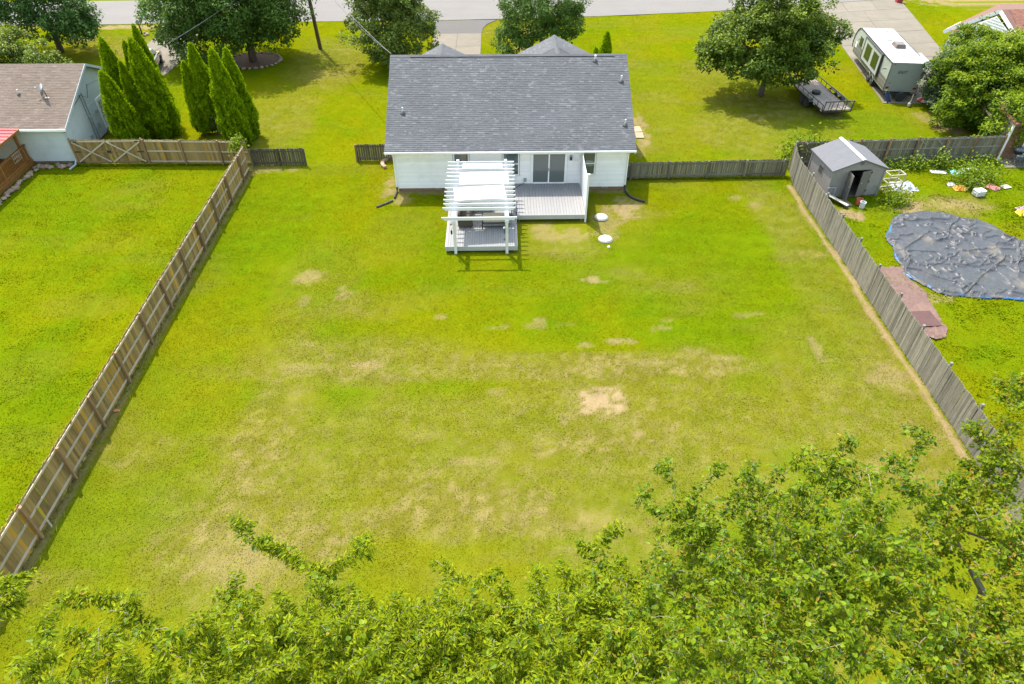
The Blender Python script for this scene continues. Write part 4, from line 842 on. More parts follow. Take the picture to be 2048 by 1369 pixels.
for s in (-1, 1):
    for z in np.arange(zb+.95, zt-.1, .11): bx(s*(hw+.006)-.008, s*(hw+.006)+.008, -hl_+.03, 3.7, z, z+.088).l('siding_strip', RVW, body)
    for k, z in enumerate((.7, .82, .92, 1.02, 1.16, 1.28, 1.38)): bx(s*(hw+.008)-.01, s*(hw+.008)+.01, -hl_+.03, 4.25, z, z+(.1 if k % 3 == 0 else .06)).l('stripe', RVG, body)
    bx(s*(hw+.01)-.014, s*(hw+.01)+.014, -hl_-.02, -hl_+.05, zb, zt).l('corner_trim', TRD, rv); MB().bar((s*(hw+.03), -hl_, zt-.01), (s*(hw+.03), 3.5, zt-.01), .05, .06).l('roof_trim', TRD, rv)
    for p0, p1 in zip(prof[2:7], prof[3:8]): MB().bar((s*(hw+.005), *p0), (s*(hw+.005), *p1), .05, .1, up=(1, 0, 0)).l('nose_trim', TRD, rv)
WT = pm('rv_glass', (.03, .045, .012), (.022, .035, .01), rough=.25, spec=.3)
so_ = bx(-hw-.16, -hw-.02, -2.75, 1.55, 1.05, zt-.1).l('slide_out', RVW, rv)
for a in ((-2.8, -2.72, 1.0, zt-.06), (1.5, 1.58, 1.0, zt-.06)): bx(-hw-.19, -hw-.01, *a).l('slide_trim', TRD, so_)
bx(-hw-.19, -hw-.01, -2.72, 1.5, zt-.12, zt-.05).l('slide_trim', TRD, so_); bx(-hw-.19, -hw-.01, -2.72, 1.5, .98, 1.05).l('slide_trim', TRD, so_)
for k, (y0, y1, z0, z1, xo) in enumerate(((-2.2, -1.0, 1.35, 2.35, .16), (-.3, .9, 1.35, 2.35, .16), (2.5, 3.15, 1.6, 2.2, .02))):
    wn_ = bx(-hw-xo-.02, -hw-xo+.01, y0-.05, y1+.05, z0-.05, z1+.05).l('window', TRD, rv); bx(-hw-xo-.028, -hw-xo-.02, y0, y1, z0, z1).l('pane', WT, wn_)
bx(-hw-.03, -hw-.012, 3.55, 4.05, 1.15, 1.6).l('hatch', pm('hatch_white', (.5, .5, .5)), rv)
for y in (-4.0, 3.0):   # pale swoosh graphics
    for k in range(4): MB().bar((-hw-.028, y+k*.17, 2.12-.05*k*k*.4), (-hw-.028, y+k*.17+.18, 2.1-.05*(k+1)**2*.4), .05-.008*k, .012, up=(0, 0, 1)).l('swoosh', RVR, rv)
for y in (-.95, -1.85):
    wheel(rv, -hw+.1, y, .36, .24); wheel(rv, hw-.1, y, .36, .24)
    MB().tube([(-hw-.03, y+.42*math.cos(R(a)), .36+.42*math.sin(R(a))) for a in range(10, 171, 16)], .035, 6).l('fender', STEEL, rv)
bx(-.95, .95, -hl_+.2, 4.5, .42, .6).l('chassis', BLACKM, rv); MB().bar((-hw, -hl_-.2, .5), (hw, -hl_-.2, .5), .1, .12).l('bumper', BLACKM, rv)
MB().bar((-.8, 4.4, .48), (0, 5.9, .48), .08, .1).bar((.8, 4.4, .48), (0, 5.9, .48), .08, .1).l('tongue', BLACKM, rv); bx(-.05, .05, 5.6, 5.7, 0, .5).l('jack', STEEL, rv)
AC_ = pm('rv_ac_brown', (.14, .11, .1), (.11, .09, .08), rough=.5)
MB().add([(-.4, -.6, 0), (.4, -.6, 0), (.4, .6, 0), (-.4, .6, 0), (-.33, -.5, .3), (.33, -.5, .3), (.36, .35, .3), (-.36, .35, .3)], [(4, 5, 6, 7), (0, 1, 5, 4), (1, 2, 6, 5), (2, 3, 7, 6), (3, 0, 4, 7)]).l('roof_air_conditioner', AC_, rv, (.3, -1.0, zt+.035), bev=.04, seg=2)
for x, y, w_, d_ in ((-.3, 2.9, .3, .22), (-.1, .6, .35, .25), (-.5, -4.0, .4, .5)):
    v_ = bx(x-w_, x+w_, y-d_, y+d_, zt+.035, zt+.075).l('roof_vent', RVW, rv); bx(x-w_+.05, x+w_-.05, y-d_+.05, y+d_-.05, zt+.075, zt+.09).l('vent_lid', RVR, v_)
for x, y in ((.2, 2.2), (.5, 2.7), (-.05, -3.4), (.6, -4.1)): MB().lathe([(.07, 0), (.06, .07), (.03, .1)], 8, (x, y, zt+.035)).l('roof_cap', STEEL, rv)
MB().tube([(hw+.05, -3.0, zt+.02), (hw+.05, 2.0, zt+.02)], .06, 8).l('awning', TRD, rv); bx(hw+.02, hw+.9, -3.1, -1.2, 1.05, zt-.35).l('side_slide', RVR, rv)
for s in (-1, 1):
    bx(s*(hw-.2)-.12, s*(hw-.2)+.12, -hl_-.045, -hl_-.02, .84, .98).l('tail_light', MC['red_lens'], rv); bx(s*(hw-.2)-.05, s*(hw-.2)+.05, -hl_-.04, -hl_-.02, zt-.15, zt-.1).l('marker_lamp', MC['red_lens'], rv)
bx(-hw+.08, -hw+.36, -hl_-.035, -hl_-.02, .66, .8).l('licence_plate', RVR, rv)
def text(body, size, T, mat, parent, nm='lettering', shear=0.):
    cu = bpy.data.curves.new(nm, 'FONT'); cu.body = body; cu.size = size; cu.extrude = .004; cu.shear = shear; cu.offset = size*.02
    o = bpy.data.objects.new(nm, cu); me = bpy.data.meshes.new_from_object(o); bpy.data.objects.remove(o); me.transform(T); me.materials.append(mat); return link(nm, me, parent)
text('EAST', .3, Tm((-.62, -hl_-.024, 2.0), rx=R(90)), TRD, rv, shear=.3); text('LE', .14, Tm((-1.0, -hl_-.024, 1.22), rx=R(90)), TRD, rv)
t = thing('spare_tyre', 'black spare tyre mounted behind the travel trailer', 'tyre', (31.0, 51.9, .05), R(-7)); MB().lathe([(.2, -.1), (.33, -.1), (.36, -.05), (.36, .05), (.33, .1), (.2, .1)], 20, T=Tm((0, 0, .36), rx=R(90))).l('tyre', RUBBER, t); MB().lathe([(.21, -.05), (.2, .05), (.05, .07)], 14, T=Tm((0, 0, .36), rx=R(90))).l('hub', DARKP, t)
t = thing('boogie_board', 'dark blue board with yellow edge leaning behind the travel trailer', 'board', (30.2, 51.75, 0), R(30))
pr = [(-.22, 0), (.22, 0), (.24, .5), (.2, .75), (.1, .9), (-.1, .9), (-.2, .75), (-.24, .5)]
MB().prism(pr, 0, .05, Tm((0, 0, .02), rx=R(-35)) @ XZ).l('deck', pm('board_blue', (.02, .035, .09), (.03, .05, .11), scale=8, rough=.4), t)
MB().tube([Tm((0, 0, .02), rx=R(-35)) @ XZ @ Vector((x*1.04, y*1.01, .025)) for x, y in pr[1:6]], .03, 6).l('edge', pm('board_yellow', (.5, .36, .03)), t)
t = thing('jug', 'dirty white jug on the grass behind the travel trailer', 'jug', (31.4, 51.0, 0)); MB().lathe([(.1, 0), (.12, .03), (.12, .24), (.05, .32), (.03, .38)], 12).l('bottle', pm('jug_white', (.42, .38, .3)), t); MB().tube([(.03, 0, .2), (.06, .02, .6), (.07, .04, .9)], .03, 6).l('stick', PINE_R, t)
t = thing('toy_umbrella', 'cream and red folded beach umbrella by the bushes behind the trailer', 'umbrella', (33.0, 51.9, 0), R(40)); m = MB()
for k in range(8):
    a, b = k*R(45), (k+1)*R(45); MB().add([(0, 0, .5), (.55*math.cos(a), .55*math.sin(a), .1), (.55*math.cos(b), .55*math.sin(b), .1)], [(0, 1, 2)]).l('canopy_panel', pm('cream_cloth', (.5, .46, .36)) if k % 3 else pm('red_cloth', (.5, .06, .02)), t)
MB().tube([(0, 0, 0), (0, 0, .62)], .015, 6).l('pole', STEEL, t)
o = bx(-.3, .3, -.3, .3, 0, .9).l('trash_bin', pm('bin_red', (.35, .03, .04), rough=.4), None, (42.9, 78.6, .02), bev=.06, seg=2); tag(o, 'red bin at the top of the wide driveway', 'bin')
# ------------------------------------------------------------------ utility trailer
ut = thing('utility_trailer', 'black flatbed utility trailer with wooden deck beside the magnolia tree', 'utility trailer', (24.65, 52.0, 0), R(5))
UW = pm('trailer_plank', (.3, .235, .195), (.23, .18, .15), rough=.9, scale=2, stretch=(8, .7, 8), bump=.3, rnd=.15, dirt=(.38, .31, .25), damt=.4)
uw, ul, uz = 1.08, 3.0, .62
for k in range(10): w1 = 2*uw/10; bx(-uw+k*w1+.006, -uw+(k+1)*w1-.006, -ul, ul, uz-.045, uz).l('plank', UW, ut)
for s in (-1, 1):
    MB().bar((s*(uw+.04), -ul, uz-.05), (s*(uw+.04), ul, uz-.05), .06, .14).l('side_beam', BLACKM, ut); MB().bar((s*(uw+.04), -ul, uz+.36), (s*(uw+.04), ul, uz+.36), .05, .05).l('side_rail', BLACKM, ut)
    for y in np.linspace(-ul+.03, ul-.03, 8): MB().bar((s*(uw+.04), y, uz), (s*(uw+.04), y, uz+.35), .04, .04).l('stake', BLACKM, ut)
    for y in (-.52, -1.28+.0): wheel(ut, s*(uw+.22), y+.45, .34, .2, rim=False, hub=DARKP)
    fp = [(-1.35, .62), (-1.2, .78), (.65, .78), (.8, .62), (.86, .62), (.68, .83), (-1.23, .83), (-1.41, .62)]
    MB().prism(fp, s*(uw+.22)-.14, s*(uw+.22)+.14, YZ).l('fender', BLACKM, ut)
    for k, y in enumerate((-2.85, -2.3, -1.7, 1.3, 2.0, 2.8)): bx(s*(uw+.078)-.006, s*(uw+.078)+.006, y-.12, y+.12, uz-.09, uz-.02).l('reflector', MC['red_lens'] if k % 2 else pm('refl_white', (.5, .5, .48)), ut)
MB().bar((-uw, ul, uz+.36), (uw, ul, uz+.36), .05, .05).bar((-uw, ul, uz-.05), (uw, ul, uz-.05), .06, .14).l('front_rail', BLACKM, ut); MB().bar((-.7, ul, uz-.08), (0, ul+1.4, uz-.1), .07, .1).bar((.7, ul, uz-.08), (0, ul+1.4, uz-.1), .07, .1).l('tongue', BLACKM, ut)
gt = MB().bar((-uw-.02, -ul-.06, uz-.15), (uw+.02, -ul-.06, uz-.15), .06, .06).bar((-uw-.02, -ul-.16, uz+.68), (uw+.02, -ul-.16, uz+.68), .06, .06).bar((-uw, -ul-.06, uz-.15), (-uw, -ul-.16, uz+.68), .05, .05).bar((uw, -ul-.06, uz-.15), (uw, -ul-.16, uz+.68), .05, .05).l('ramp_gate', BLACKM, ut)
for x in (-.72, -.5, -.1, .36, .56): MB().bar((x, -ul-.06, uz-.15), (x, -ul-.16, uz+.68), .035, .035).l('gate_bar', BLACKM, gt)
for k in range(9): MB().bar((-uw, -ul-.064-.0115*k, uz-.08+k*.085), (uw, -ul-.064-.0115*k, uz-.08+k*.085), .006, .008).l('mesh_wire', STEEL, gt)
bx(-.9, .9, -2.6, 2.6, uz-.2, uz-.08).l('chassis', BLACKM, ut)
t = thing('spare_tyre', 'black tyre lying on the deck of the utility trailer', 'tyre', (24.45, 52.1, uz+.004)); MB().lathe([(.18, .0), (.3, 0), (.34, .05), (.34, .15), (.3, .2), (.18, .2)], 20).l('tyre', RUBBER, t); MB().lathe([(.185, .04), (.18, .12), (.06, .1)], 14).l('rim', DARKP, t)
# ------------------------------------------------------------------ shed
sh = thing('shed', 'small grey shed with open double doors and white ridge strip', 'shed', (21.45, 38.75, 0), R(5))
sw, sd_, se, sp = 1.62, 1.4, 1.85, 2.45
SSID = pm('shed_taupe', (.23, .213, .2), (.2, .185, .175), rough=.6); SROOF = pm('shed_roof', (.115, .115, .125), (.1, .1, .11), rough=.85, bump=.3, bscale=30); SDOOR = pm('shed_door', (.15, .135, .12), (.12, .11, .1), rough=.6)
m = MB(); lap(m, (-sw, sd_), (-sw, -sd_), .08, se, (-1, 0), .17, .02); lap(m, (sw, -sd_), (sw, sd_), .08, se, (1, 0), .17, .02); lap(m, (sw, sd_), (-sw, sd_), .08, se, (0, 1), .17, .02)
dx0, dx1, dh = -.62, .78, 1.78
lap(m, (-sw, -sd_), (dx0, -sd_), .08, se, (0, -1), .17, .02); lap(m, (dx1, -sd_), (sw, -sd_), .08, se, (0, -1), .17, .02); m.box(dx0, dx1, -sd_-.015, -sd_+.02, dh, se); lap_gable(m, (-sw, -sd_), (sw, -sd_), se, sp-.04, (0, -1), .1, .014); lap_gable(m, (sw, sd_), (-sw, sd_), se, sp-.04, (0, 1), .1, .014)
m.l('wall', SSID, sh); bx(-sw, sw, -sd_, sd_, -.02, .08).l('floor', pm('shed_floor', (.14, .11, .09)), sh)
for x, y in ((-sw, -sd_), (sw, -sd_), (-sw, sd_), (sw, sd_)): bx(x-.05, x+.05, y-.05, y+.05, .0, se).l('corner_post', SSID, sh)
ov = .16; sl3 = (sp-se)/sw
for s in (-1, 1):
    for k in range(3):
        y0 = -sd_-.12+k*(2*sd_+.24)/3; y1 = y0+(2*sd_+.24)/3-.006
        a = [(s*.0, y0, sp+.05), (s*.0, y1, sp+.05), (s*(sw+ov), y1, se-ov*sl3+.05), (s*(sw+ov), y0, se-ov*sl3+.05)]
        MB().add(a+[(x, y, z-.06) for x, y, z in a], [(0, 1, 2, 3), (7, 6, 5, 4), (0, 4, 5, 1), (1, 5, 6, 2), (2, 6, 7, 3), (3, 7, 4, 0)] if s > 0 else [(3, 2, 1, 0), (4, 5, 6, 7), (1, 5, 4, 0), (2, 6, 5, 1), (3, 7, 6, 2), (0, 4, 7, 3)]).l('roof_panel', SROOF, sh)
MB().add([(-.14, -sd_-.15, sp+.03), (0, -sd_-.15, sp+.1), (.14, -sd_-.15, sp+.03), (-.14, sd_+.15, sp+.03), (0, sd_+.15, sp+.1), (.14, sd_+.15, sp+.03)], [(0, 1, 4, 3), (1, 2, 5, 4), (2, 1, 0), (3, 4, 5)]).l('ridge_strip', RVR, sh)
wn_ = bx(-sw-.03, -sw+.0, -.35, .3, .9, 1.5).l('window', SSID, sh); bx(-sw-.036, -sw-.03, -.27, .22, .98, 1.42).l('pane', glassm('shed_pane', (.08, .07, .06)), wn_); m = MB()
for k in range(5): bx(-sw-.042, -sw-.036, -.26+k*.1, -.235+k*.1, .98, 1.42).l('window_bar', SDOOR, wn_)
for k in range(4): bx(-.12, .12, -sd_-.03, -sd_-.016, sp-.32+k*.05, sp-.29+k*.05).l('gable_louvre', SROOF, sh)
for hx, ang, s, nm in ((dx0, R(-97), 1, 'door'), (dx1, R(17), -1, 'door')):
    T = Tm((hx, -sd_-.02, 0), rz=ang); wd = .7
    d = MB().box(0 if s > 0 else -wd, wd if s > 0 else 0, -.03, .01, .1, dh-.02, T=T).l('door', SDOOR, sh)
    for z in (.4, 1.0, 1.6): MB().box(-.06, .06, -.045, .012, z-.05, z+.05, T=T).l('hinge', TRD, d)
    MB().lathe([(.03, 0), (.05, .03), (.02, .05)], 8, T=T @ Tm((s*(wd-.12), -.03, 1.0), rx=R(90))).l('handle', STEEL, d)
# things in and around the shed
t = thing('tyre', 'big black tyre standing inside the open shed', 'tyre', (21.35, 38.3, .08), R(20)); MB().lathe([(.25, -.1), (.42, -.1), (.46, -.05), (.46, .05), (.42, .1), (.25, .1)], 18, T=Tm((0, 0, .46), rx=R(80))).l('tread', RUBBER, t); MB().lathe([(.25, -.04), (.2, .02), (.05, .03)], 12, T=Tm((0, 0, .46), rx=R(80))).l('hub', DARKP, t)
o = bx(-.5, .5, -.03, .03, 0, 1.4).l('plywood_sheet', pm('plywood', (.42, .26, .08), (.34, .2, .06)), None, (21.4, 39.4, .08), (R(-6), 0, 0)); tag(o, 'golden plywood sheet leaning at the back inside the shed', 'plywood')
o = bx(-.2, .2, -.15, .15, 0, .2).l('box', pm('box_pattern', (.4, .25, .2), (.2, .15, .15), scale=12), None, (21.2, 37.5, .08), (0, 0, .2), bev=.03); tag(o, 'small patterned box just inside the shed doorway', 'box')
for k, (x, y, mt, lb, r_) in enumerate(((21.68, 36.42, pm('bucket_orange', (.5, .13, .06), (.4, .1, .05)), 'orange bucket on its base in front of the shed', .19), (21.72, 36.02, pm('bucket_white', (.55, .57, .58)), 'white bucket in front of the orange one by the shed', .17))):
    t = thing('bucket', lb, 'bucket', (x, y, 0)); b_ = MB().lathe([(r_*.8, 0), (r_*.97, .36), (r_*1.05, .36), (r_*1.05, .38), (r_*.93, .38), (r_*.76, .03)], 16).l('body', mt, t)
    MB().tube([(r_*1.05*math.cos(R(a)), r_*.3*math.sin(R(a))-.02, .33-.2*math.sin(R(a))) for a in range(0, 181, 20)], .007, 5).l('handle', STEEL, t)
o = bx(-.15, .15, -.75, .75, 0, .03).l('board', pm('pale_board', (.5, .45, .38)), None, (20.35, 36.55, .25), (.1, .12, R(38))); tag(o, 'pale plank leaning between the grey fence and shed', 'plank')
o = bx(-.3, .3, -.4, .4, 0, .05).l('stepping_slab', CONC, None, (20.9, 36.55, -.005), (0, 0, .2)); tag(o, 'grey slab on the ground before the shed door', 'slab')
t = thing('crate', 'grey wire crate leaning against the front left of the shed', 'crate', (20.1, 37.1, 0), R(5))
for z in (.1, .75): MB().tube([(-.25, 0, z), (.25, 0, z)], .025, 6).l('rail', pm('crate_grey', (.35, .37, .4)), t)
for k in range(6): MB().tube([(-.25+k*.1, 0, .1), (-.25+k*.1, 0, .75)], .012 if 0 < k < 5 else .025, 6).l('bar', MC['crate_grey'], t)
t = thing('toy_car', 'red ride-on toy car beside the shed and back fence', 'toy car', (23.9, 39.7, 0), R(10)); bx(-.3, .3, -.5, .5, .15, .5).l('body', pm('toy_red', (.5, .02, .05), rough=.35), t, bev=.08, seg=2); bx(-.26, .26, -.35, .2, .85, .9).l('roof', pm('toy_pink', (.6, .18, .2), rough=.4), t, bev=.02)
for x in (-.24, .24):
    for y in (-.33, .18): MB().tube([(x, y, .45), (x, y, .86)], .025, 6).l('pillar', RVR, t)
    for y in (-.35, .35): wheel(t, x*1.2, y, .15, .08, rim=False)
WW = pm('peeling_white', (.42, .38, .28), (.33, .3, .22), rough=.8)
t = thing('wire_cage', 'cream wooden frame cage beside the shed', 'cage', (24.35, 38.2, 0), R(8))
for x in (-.5, .5):
    for y in (-.3, .3): bx(x-.03, x+.03, y-.03, y+.03, 0, 1.15).l('post', WW, t)
for z in (.05, .6, 1.12):
    for y in (-.3, .3): MB().bar((-.5, y, z), (.5, y, z), .05, .06).l('rail', WW, t)
    for x in (-.5, .5): MB().bar((x, -.3, z), (x, .3, z), .05, .06).l('rail', WW, t)
for k in range(12): MB().bar((-.46+k*.084, -.31, .05), (-.46+k*.084, -.31, 1.1), .006, .006).l('wire', STEEL, t)
def cloth(name, label, cat, cx, cy, rx_, ry_, h, mat, seed, rz=0., res=26):
    vs = []; fs = []
    for j in range(res+1):
        for i in range(res+1):
            u, v = i/res*2-1, j/res*2-1; rr = 1+.18*mnoise.noise(Vector((u*1.2, v*1.2, seed*3.1)))
            n_ = abs(mnoise.noise(Vector((u*2.3, v*2.3, seed))))+.5*abs(mnoise.noise(Vector((u*5, v*5, seed+9))))
            edge = min(1, (1-max(abs(u), abs(v)))*4); vs.append((u*rx_*rr, v*ry_*rr, .012+h*n_*edge))
    for j in range(res):
        for i in range(res): a = j*(res+1)+i; fs.append((a, a+1, a+res+2, a+res+1))
    o = MB().add(vs, fs).l(name, mat, None, (cx, cy, 0), (0, 0, rz), smooth=True); o.modifiers.new('t', 'SOLIDIFY').thickness = .01; tag(o, label, cat); return o
cloth('laundry_pile', 'crumpled grey and white cloth pile right of the cage', 'cloth', 25.35, 38.5, .75, .62, .3, pm('grey_cloth', (.38, .39, .41), (.3, .31, .34), rough=.9, scale=4), 3)
cloth('cloth', 'small pinkish cloth in front of the grey cloth pile', 'cloth', 25.3, 37.75, .32, .2, .12, pm('pink_cloth', (.5, .33, .3)), 4)
cloth('bag', 'cyan plastic sheet lying in tall grass by the back fence', 'plastic sheet', 29.7, 40.3, .42, .28, .2, pm('cyan_sheet', (.22, .5, .55), rough=.4), 5)
cloth('bag', 'orange bag lying in the neighbour\'s tall grass', 'bag', 28.75, 38.15, .38, .28, .3, pm('orange_bag', (.55, .26, .03), rough=.6), 6)
cloth('bag', 'white bag lying just behind the orange bag', 'bag', 28.5, 38.65, .25, .15, .2, RVR, 7)
cloth('cushion', 'pink cushion lying in the neighbour\'s grass', 'cushion', 30.95, 38.3, .32, .36, .25, pm('pink_cushion', (.5, .2, .18)), 8, .5)
cloth('toy_pile', 'yellow toy pile at the right edge of the neighbour\'s yard', 'toys', 31.05, 35.1, .4, .3, .35, pm('toy_yellow', (.6, .42, .02), rough=.5), 9); cloth('toy_pile', 'purple and white toy pile behind the yellow one', 'toys', 31.25, 35.55, .35, .25, .35, pm('toy_mixed', (.5, .4, .5), (.2, .05, .15), scale=8), 10)
for k, (x, y, a, lb) in enumerate(((30.7, 40.65, .1, 'white board lying by the back fence right of the cyan sheet'), (28.5, 40.35, -.1, 'pale board lying by the back fence left of the cyan sheet'), (31.8, 38.35, .3, 'pale scrap lying right of the pink cushion'))):
    o = bx(-.5+.2*(k == 2), .5-.2*(k == 2), -.2, .2, .02, .05).l('board', RVR if k < 2 else WW, None, (x, y, .0), (.03, .02, a)); tag(o, lb, 'board')
t = thing('cooler', 'white cooler box on the neighbour\'s lawn', 'cooler', (29.5, 37.35, 0), R(12)); bx(-.3, .3, -.24, .24, .02, .3).l('body', RVR, t, bev=.03); bx(-.31, .31, -.25, .25, .305, .4).l('lid', pm('cooler_lid', (.62, .64, .68)), t, bev=.03)
for s in (-1, 1): bx(s*.32-.02, s*.32+.02, -.08, .08, .18, .22).l('handle', RVW, t)
# grill and chairs on the patio
t = thing('grill', 'black kettle grill beside the corner of the brick wing', 'grill', (34.25, 41.75, .035))
MB().lathe([(.05, .5), (.25, .58), (.33, .75), (.34, .8)], 18).l('bowl', BLACKM, t, smooth=True); MB().lathe([(.345, .8), (.33, .88), (.22, 1.0), (.03, 1.05)], 18).l('lid', pm('grill_lid', (.05, .06, .065), rough=.25, spec=.7), t, smooth=True); MB().lathe([(.025, 1.05), (.04, 1.1), (.01, 1.12)], 8).l('handle', DARKP, t)
for k in range(3): MB().tube([(.15*math.cos(k*2.1), .15*math.sin(k*2.1), .58), (.34*math.cos(k*2.1), .34*math.sin(k*2.1), 0)], .014, 6).l('leg', STEEL, t)
def fchair(label, x, y, rz, mat):
    t = thing('folding_chair', label, 'chair', (x, y, .035), rz)
    bx(-.24, .24, -.22, .22, .42, .44).l('seat', mat, t); m = MB().box(-.24, .24, -.01, .01, 0, .45); m.l('backrest', mat, t, (0, .24, .46), (R(-15), 0, 0))
    for s in (-1, 1): MB().tube([(s*.26, -.28, 0), (s*.26, .25, .62)], .013, 6).l('leg', BLACKM, t); MB().tube([(s*.26, .28, 0), (s*.26, -.22, .62)], .013, 6).l('leg', BLACKM, t); MB().tube([(s*.27, -.25, .63), (s*.27, .25, .63)], .018, 6).l('armrest', BLACKM, t)
fchair('bright blue folding chair at the right edge on the patio', 35.0, 41.5, R(150), pm('chair_blue', (.02, .16, .4), rough=.7)); fchair('dark grey folding chair in front of the kettle grill', 34.1, 41.2, R(200), pm('chair_grey', (.06, .075, .085), rough=.8))
# bicycle lying behind the grey fence
t = thing('bicycle', 'blue bicycle leaning behind the grey fence', 'bicycle', (19.25, 33.4, 0), R(82)); BB = pm('bike_blue', (.01, .13, .4), rough=.3)
for x in (-.52, .52):
    wv = MB(); wv.tube([(x+.32*math.cos(R(a)), 0, .33+.32*math.sin(R(a))) for a in range(0, 361, 15)], .024, 6, cap=False); w_ = wv.l('wheel', RUBBER, t)
    for k in range(8): MB().tube([(x, 0, .33), (x+.3*math.cos(k*.785), 0, .33+.3*math.sin(k*.785))], .004, 4).l('spoke', STEEL, w_)
MB().tube([(-.52, 0, .33), (-.1, 0, .3), (-.22, 0, .82), (-.52, 0, .33)], .018, 6).tube([(-.1, 0, .3), (.4, 0, .75), (-.2, 0, .72)], .02, 6).tube([(.52, 0, .33), (.4, 0, .78), (.37, 0, .95)], .018, 6).l('frame', BB, t)
MB().tube([(.34, -.3, .98), (.38, 0, .95), (.34, .3, .98)], .014, 6).l('handlebar', BLACKM, t); bx(-.36, -.12, -.06, .06, .82, .88).l('saddle', BLACKM, t, bev=.02)
for s in (-1, 1): MB().bar((-.1, s*.06, .3), (-.1+s*.1, s*.14, .3-s*.12), .03, .02).l('pedal', BLACKM, t)
# ------------------------------------------------------------------ tarps
def inside(poly, x, y):
    c = np.zeros(x.shape, bool); n = len(poly)
    for i in range(n):
        x0, y0 = poly[i]; x1, y1 = poly[(i+1) % n]
        c ^= ((y0 > y) != (y1 > y)) & (x < (x1-x0)*(y-y0)/((y1-y0) or 1e-9)+x0)
    return c
def polydist(poly, x, y):
    d = np.full(x.shape, 1e9); n = len(poly)
    for i in range(n):
        a = np.array(poly[i]); b = np.array(poly[(i+1) % n]); ab = b-a; t = np.clip(((x-a[0])*ab[0]+(y-a[1])*ab[1])/(ab@ab), 0, 1)
        d = np.minimum(d, np.hypot(x-a[0]-t*ab[0], y-a[1]-t*ab[1]))
    return d
def ridged(x, y, s, off, p=2.): return (1-np.abs(2*fnoise(x, y, s, 3, off)-1))**p
def tarp(name, label, poly, step, hfun, mat, cat, edge_mat=None):
    P_ = np.array(poly); xs = np.arange(P_[:, 0].min()-step, P_[:, 0].max()+step, step); ys = np.arange(P_[:, 1].min()-step, P_[:, 1].max()+step, step)
    X, Y = np.meshgrid(xs, ys); Xw = X+(fnoise(X, Y, .9, 4, 40)-.5)*.5; Yw = Y+(fnoise(X, Y, .9, 4, 44)-.5)*.5
    ok = inside(poly, Xw, Yw); d = polydist(poly, Xw, Yw); Z = .02+hfun(X, Y, d)
    idx = np.full(X.shape, -1); idx[ok] = np.arange(ok.sum()); V = np.stack([X[ok], Y[ok], Z[ok]], -1)
    q = np.stack([idx[:-1, :-1], idx[:-1, 1:], idx[1:, 1:], idx[1:, :-1]], -1).reshape(-1, 4); F = q[(q >= 0).all(1)]
    c0 = P_.mean(0); V[:, :2] -= c0; o = link(name, npmesh(name, V, F, mat, tint=np.clip(d[ok][F[:, 0]], 0, 1), smooth=True), None, (c0[0], c0[1], 0)); tag(o, label, cat); return o
def tarpm(name, c, dust, blue, rough, dthr=.55):
    m, t, P, N, L = nodes(name); tc = N('ShaderNodeTexCoord'); n = noise_n(N, L, tc.outputs['Object'], .75, 6, .62); f = cont(N, L, n, dthr, dthr+.13)
    col = mixc(N, L, c, dust, mth(N, L, 'MULTIPLY', f, .75)); g = cont(N, L, noise_n(N, L, tc.outputs['Object'], 5, 4, .7), .35, .8); col = mixc(N, L, col, tuple(x*1.7 for x in c), g)
    if blue:
        a = N('ShaderNodeAttribute'); a.attribute_name = 'tint'; e = N('ShaderNodeMapRange'); L(a.outputs['Fac'], e.inputs[0]); e.inputs[1].default_value = .11; e.inputs[2].default_value = .08
        pch = cont(N, L, noise_n(N, L, tc.outputs['Object'], .9, 3), .52, .56); col = mixc(N, L, col, blue, mth(N, L, 'MULTIPLY', e.outputs[0], pch))
    L(col, P.inputs['Base Color']); L(mth(N, L, 'ADD', mth(N, L, 'MULTIPLY', f, .35), rough), P.inputs['Roughness']); P.inputs['Specular IOR Level'].default_value = .3
    b = N('ShaderNodeBump'); b.inputs['Strength'].default_value = .5; b.inputs['Distance'].default_value = .04; L(noise_n(N, L, tc.outputs['Object'], 6, 4, .6), b.inputs['Height']); L(b.outputs[0], P.inputs['Normal'])
    return m
poly = [tuple(at(*q)[:2]) for q in [(1772,478),(1776,455),(1786,438),(1806,430),(1845,423),(1870,425),(1893,431),(1920,438),(1950,437),(1985,452),(2010,470),(2060,488),(2110,520),(2110,603),(2048,601),(1985,599),(1915,596),(1880,588),(1845,572),(1805,548),(1792,520)]]
def folds(x, y, seed, n, smin, smax, amp):      # straight sharp pleats in many directions, each dying out over the sheet
    g = np.random.default_rng(seed); h = 0
    for k in range(n):
        a = g.uniform(0, np.pi); s_ = np.exp(g.uniform(np.log(smin), np.log(smax))); q = (x*np.cos(a)+y*np.sin(a)+s_*1.1*fnoise(x, y, s_*3, 2, seed+k))/s_
        t = np.abs(q-np.floor(q)-.5)*2; m = sstep(.5, .68, fnoise(x, y, s_*2.6, 2, seed+50+k)); h = h+amp*s_*m*(1-t)**2.
    return h
